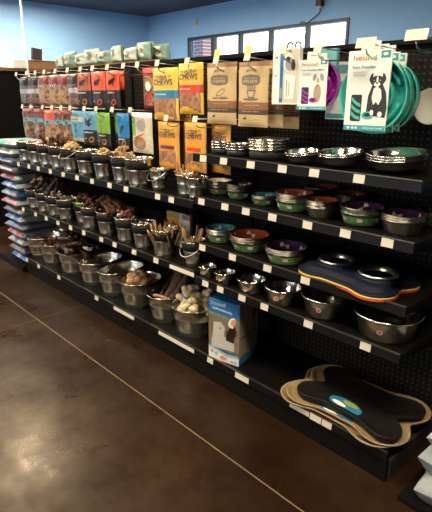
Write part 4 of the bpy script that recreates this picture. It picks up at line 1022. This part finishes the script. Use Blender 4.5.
for i in range(5):
    a = i*1.26; o = dup(bpy.data.objects['steel_tin'], (-2.42+.03*math.cos(a), 1.68+.03*math.sin(a), Z3-.028), 0, 'small shiny tin in the ninth bucket of the lower row', 'shiny tins in the ninth lower bucket'); o.scale = (.55, .55, .8)
sticks('thin_stick', TANCH, 'thin tan stick fanning out of the tenth lower bucket', 'thin sticks in the tenth lower bucket', -2.21, 1.68, TL3+.012, .04, .125, 40, .18, .0028)
sticks('long_stick', STICKM, 'long brown stick leaning out of the right end lower bucket', 'long sticks in the right end lower bucket', -1.965, 1.69, TL3+.012, .025, .12, 6, .22, .008, 1., 0, (-.02, .03))
for i, (bx_, by_) in enumerate(((.11, .03), (.13, -.01))):
    b0 = Vector((-.03, 0, 0)); d = Vector((bx_, by_, .15)).normalized()
    pass
# orange card behind the sticks
c = card(.2, .215, .02, [mat('orange_card', (.8, .36, .04), .5), WHITE, SKIN, REDP, TANCH])
rect(c, .55, 1, .0, 1, 1); rect(c, 0, 1, .82, 1, 4); c.deca(ellipse(.3, .55, .18, .14, 14), 3, 2)
prop(c.mb.build('treat_carton', c.mats, None, (-2.31, 1.87, TL3+.0), .1), 'orange and white treat carton behind the thin sticks', 'carton')
# tubs
def tubc(i): x, R, sy, d, rg = BIG[i]; return x, 1.625+R*sy, R, sy
x, y, R, sy = tubc(1); fill(x, y, ZT-.06, R*.86, sy, DCHEW, 'reddish chews filling the second tub', .01)
heap('chew_piece', lambda: mk_stick(.07, .012, .01, .8), mat('rust_chew', (.22, .07, .03), .45, noise=.4, bump=.3), 'rust brown chew piece in the second tub', 'dog chew', 'rust chews in the second tub', x, y, ZT-.04, .08, 9, 1.3, .008)
x, y, R, sy = tubc(2); fill(x, y, ZT-.06, R*.86, sy, DCHEW, 'dark pieces filling the heaped tub', .03)
for i in range(14):
    a = i*2.4; r = .1*math.sqrt(1-i/14)
    o = mk_bone(.17, .022).build('wrapped_bone', DCHEW if i % 4 else CHEW, None, (x+.02+r*math.cos(a), y+r*math.sin(a)*1.1, ZT+.01+.0125*i)); o.rotation_euler = (rnd.uniform(-.3, .3), rnd.uniform(-.4, .4), rnd.uniform(-.6, .9))
    prop(o, 'big glossy dark wrapped bone heaped in the third tub', 'dog chew', 'wrapped bones heaped in the third tub')
x, y, R, sy = tubc(5); fill(x, y, ZT-.06, R*.86, sy, CREAM, 'pale rawhide filling the ball tub', .02)
heap('rawhide_ball', lambda: MB().ball((0, 0, 0), .034, .03, .028, 0, None, 14, .06), TANCH, 'pale tan rawhide ball in the sixth tub', 'dog chew', 'rawhide balls in the sixth tub', x, y-.02, ZT-.012, .085, 12, .6, .016)
x, y, R, sy = tubc(6); fill(x, y, ZT-.075, R*.84, sy, DCHEW, 'dark chews filling the tub of long sticks', .02)
for i in range(9):
    a = -1.2+.3*i; o = mk_stick(.27, .019, .012, 1.15).build('long_dark_stick', DCHEW if i % 3 == 0 else mat('bark_stick', (.17, .09, .045), .5, noise=.6, bump=.5), None, (x-.03+.012*i, y-.07+.03*(i % 4), ZT-.05+.006*(i % 3))); dd = Vector((.1*math.sin(a)-.12, .5+.1*math.cos(i), .33+.08*(i % 3))).normalized(); o.rotation_euler = dd.to_track_quat('Z', 'Y').to_euler()
    prop(o, 'long dark brown stick sloping out of the seventh tub', 'chew stick', 'long dark sticks in the seventh tub')
o = mk_stick(.12, .012, .006).build('tan_stick', JERKL, None, (x-.06, y-.1, ZT-.03)); o.rotation_euler = (0, PI/2, .2); prop(o, 'short tan stick lying at the front of the seventh tub', 'chew stick')
x, y, R, sy = tubc(7); fill(x, y, ZT-.055, R*.88, sy, CREAM, 'cream rawhide filling the knotted bone tub', .02)
heap('knotted_bone', lambda: mk_knot(.105, .017), CREAM, 'cream knotted rawhide bone piled in the tub beside the fountain carton', 'dog chew', 'knotted rawhide bones in the last tub', x, y, ZT-.008, .105, 14, .6, .02)
kb = thing('knotted_bone', 'cream knotted rawhide bone with blue band standing on top of the pile', 'dog chew', (x-.02, y-.06, ZT+.05), 0)
o = mk_knot(.13, .019).build('rawhide', CREAM, kb); o.rotation_euler = (0, -1.15, -.5)
q = MB(); q.tube([(0, .019*math.cos(a), .019*math.sin(a)) for a in [2*PI*k/14 for k in range(14)]], .006, 6, closed=True); q = q.build('blue_band', BLUEV, kb); q.rotation_euler = (0, -1.15, -.5)

# ------------------------------------------------------------------ sacks stacked at the left end, packs at the right end
prop(MB().box(-.27, .27, -.24, .24, 0, .05).build('end_platform', BLACKM, None, (-4.46, 1.82, 0)), 'low black platform under the sacks at the gondola end', 'platform')
def sack(w, d_, t, m1, m2, m3, seed):
    def reg(u, v): return 1 if .34 < u < .55 or (v > .6 and .3 < u < .6) else (2 if u > .85 else 0)
    return Pouch(w, d_, t, reg, [m1, m2, m3], .006, 14, 14, seed=seed, back=None, plump=True)
SILVS = mat('dull_silver_sack', (.13, .15, .2), .35, coat=.4, noise=.3, bump=.2); BLUS = mat('pale_blue_sack', (.08, .17, .33), .35, coat=.4, noise=.3, bump=.2); REDS = mat('red_sack', (.36, .03, .03), .35, coat=.4, noise=.2, bump=.2)
SK = [(SACKB, SACKW, NAVY, 'dark blue'), (SACKN, SILVS, BLKF, 'dark brown'), (SACKW, BLUS, SILVS, 'white'), (REDS, SACKW, SILVS, 'red'), (SILVS, SACKB, SILVS, 'silver'), (SACKB, SACKW, SACKW, 'royal blue'),
      (SACKN, BLUS, SACKW, 'brown and white'), (REDS, BLUS, SACKW, 'red, white and blue'), (SILVS, BLUS, NAVY, 'silver blue'), (SACKB, SACKW, SACKW, 'blue and white'), (REDS, BLUS, SACKW, 'red edged'), (SACKN, BLUS, SILVS, 'brown, pale blue'), (SILVS, SACKB, SILVS, 'silver and navy'), (SILVS, SACKW, SACKW, 'pale silver')]
pos = ['bottom of the pile', 'second from the bottom', 'third from the bottom', 'fourth from the bottom', 'fifth from the bottom', 'sixth from the bottom', 'seventh from the bottom', 'eighth from the bottom', 'seventh from the top', 'sixth from the top', 'fifth from the top', 'fourth from the top', 'third from the top', 'second from the top']
zz = .05; hs = 1.03/14
for i, (a, b, c_, nm) in enumerate(SK):
    o = sack(.37, .40, hs*.98, a, b, c_, i).lie('pet_food_sack', (-4.38+rnd.uniform(-.01, .01), 1.81+rnd.uniform(-.015, .015), zz+hs*i), rnd.uniform(-.06, .06))
    prop(o, f'{nm} sack lying flat in the end pile, {pos[i]}', 'pet food bag')
prop(sack(.38, .40, .06, SACKW, TEALP, SACKW, 30).lie('pet_food_sack', (-4.39, 1.81, 1.085), .1), 'white and teal sack on the very top of the end pile', 'pet food bag')
prop(sack(.42, .2, .11, mat('deep_teal_film', (.01, .09, .1), .35, coat=.4), BLKF, BLKF, 31).lie('pet_food_sack', (-3.92, 1.91, TL2), 0), 'deep teal bag lying behind the far left upper buckets', 'pet food bag')
prop(sack(.3, .26, .11, SACKW, WPLAS, SACKW, 40).lie('litter_pack', (-.435, 1.72, .02), .1), 'white plastic pack at the bottom right, lowest of the pile', 'package')
prop(sack(.3, .26, .12, SACKW, WPLAS, SACKW, 41).lie('litter_pack', (-.425, 1.73, .132), -.1), 'white plastic pack second from the floor at the right', 'package')
prop(sack(.3, .26, .11, SACKW, WPLAS, SACKW, 42).lie('litter_pack', (-.415, 1.73, .255), .05), 'white plastic pack third from the floor at the right', 'package')
prop(sack(.28, .26, .11, SACKW, WPLAS, SACKW, 43).lie('litter_pack', (-.40, 1.73, .368), 0), 'white plastic pack topmost of the right pile', 'package')
prop(MB().box(-.2, .2, -.17, .17, 0, .02).build('low_stand', BLACKM, None, (-.42, 1.73, 0)), 'low black stand under the white packs at the right', 'platform')

# ------------------------------------------------------------------ camera, world, view
cd = bpy.data.cameras.new('camera'); co = bpy.data.objects.new('camera', cd); C.objects.link(co)
cd.sensor_fit = 'HORIZONTAL'; cd.sensor_width = 36; cd.lens = 489/432*36; cd.clip_start = .05
co.location = (0, 0, 1.5); co.rotation_euler = (PI/2-math.atan(159.5/489), 0, math.atan(544/514.4))
bpy.context.scene.camera = co
wd = bpy.data.worlds.new('daylight'); bpy.context.scene.world = wd; wd.use_nodes = True
bg = wd.node_tree.nodes['Background']; bg.inputs[0].default_value = (.82, .9, 1., 1); bg.inputs[1].default_value = 3.2
vs_ = bpy.context.scene.view_settings
vs_.view_transform = 'Standard'; vs_.look = 'None'; vs_.gamma = 1; vs_.exposure = 0
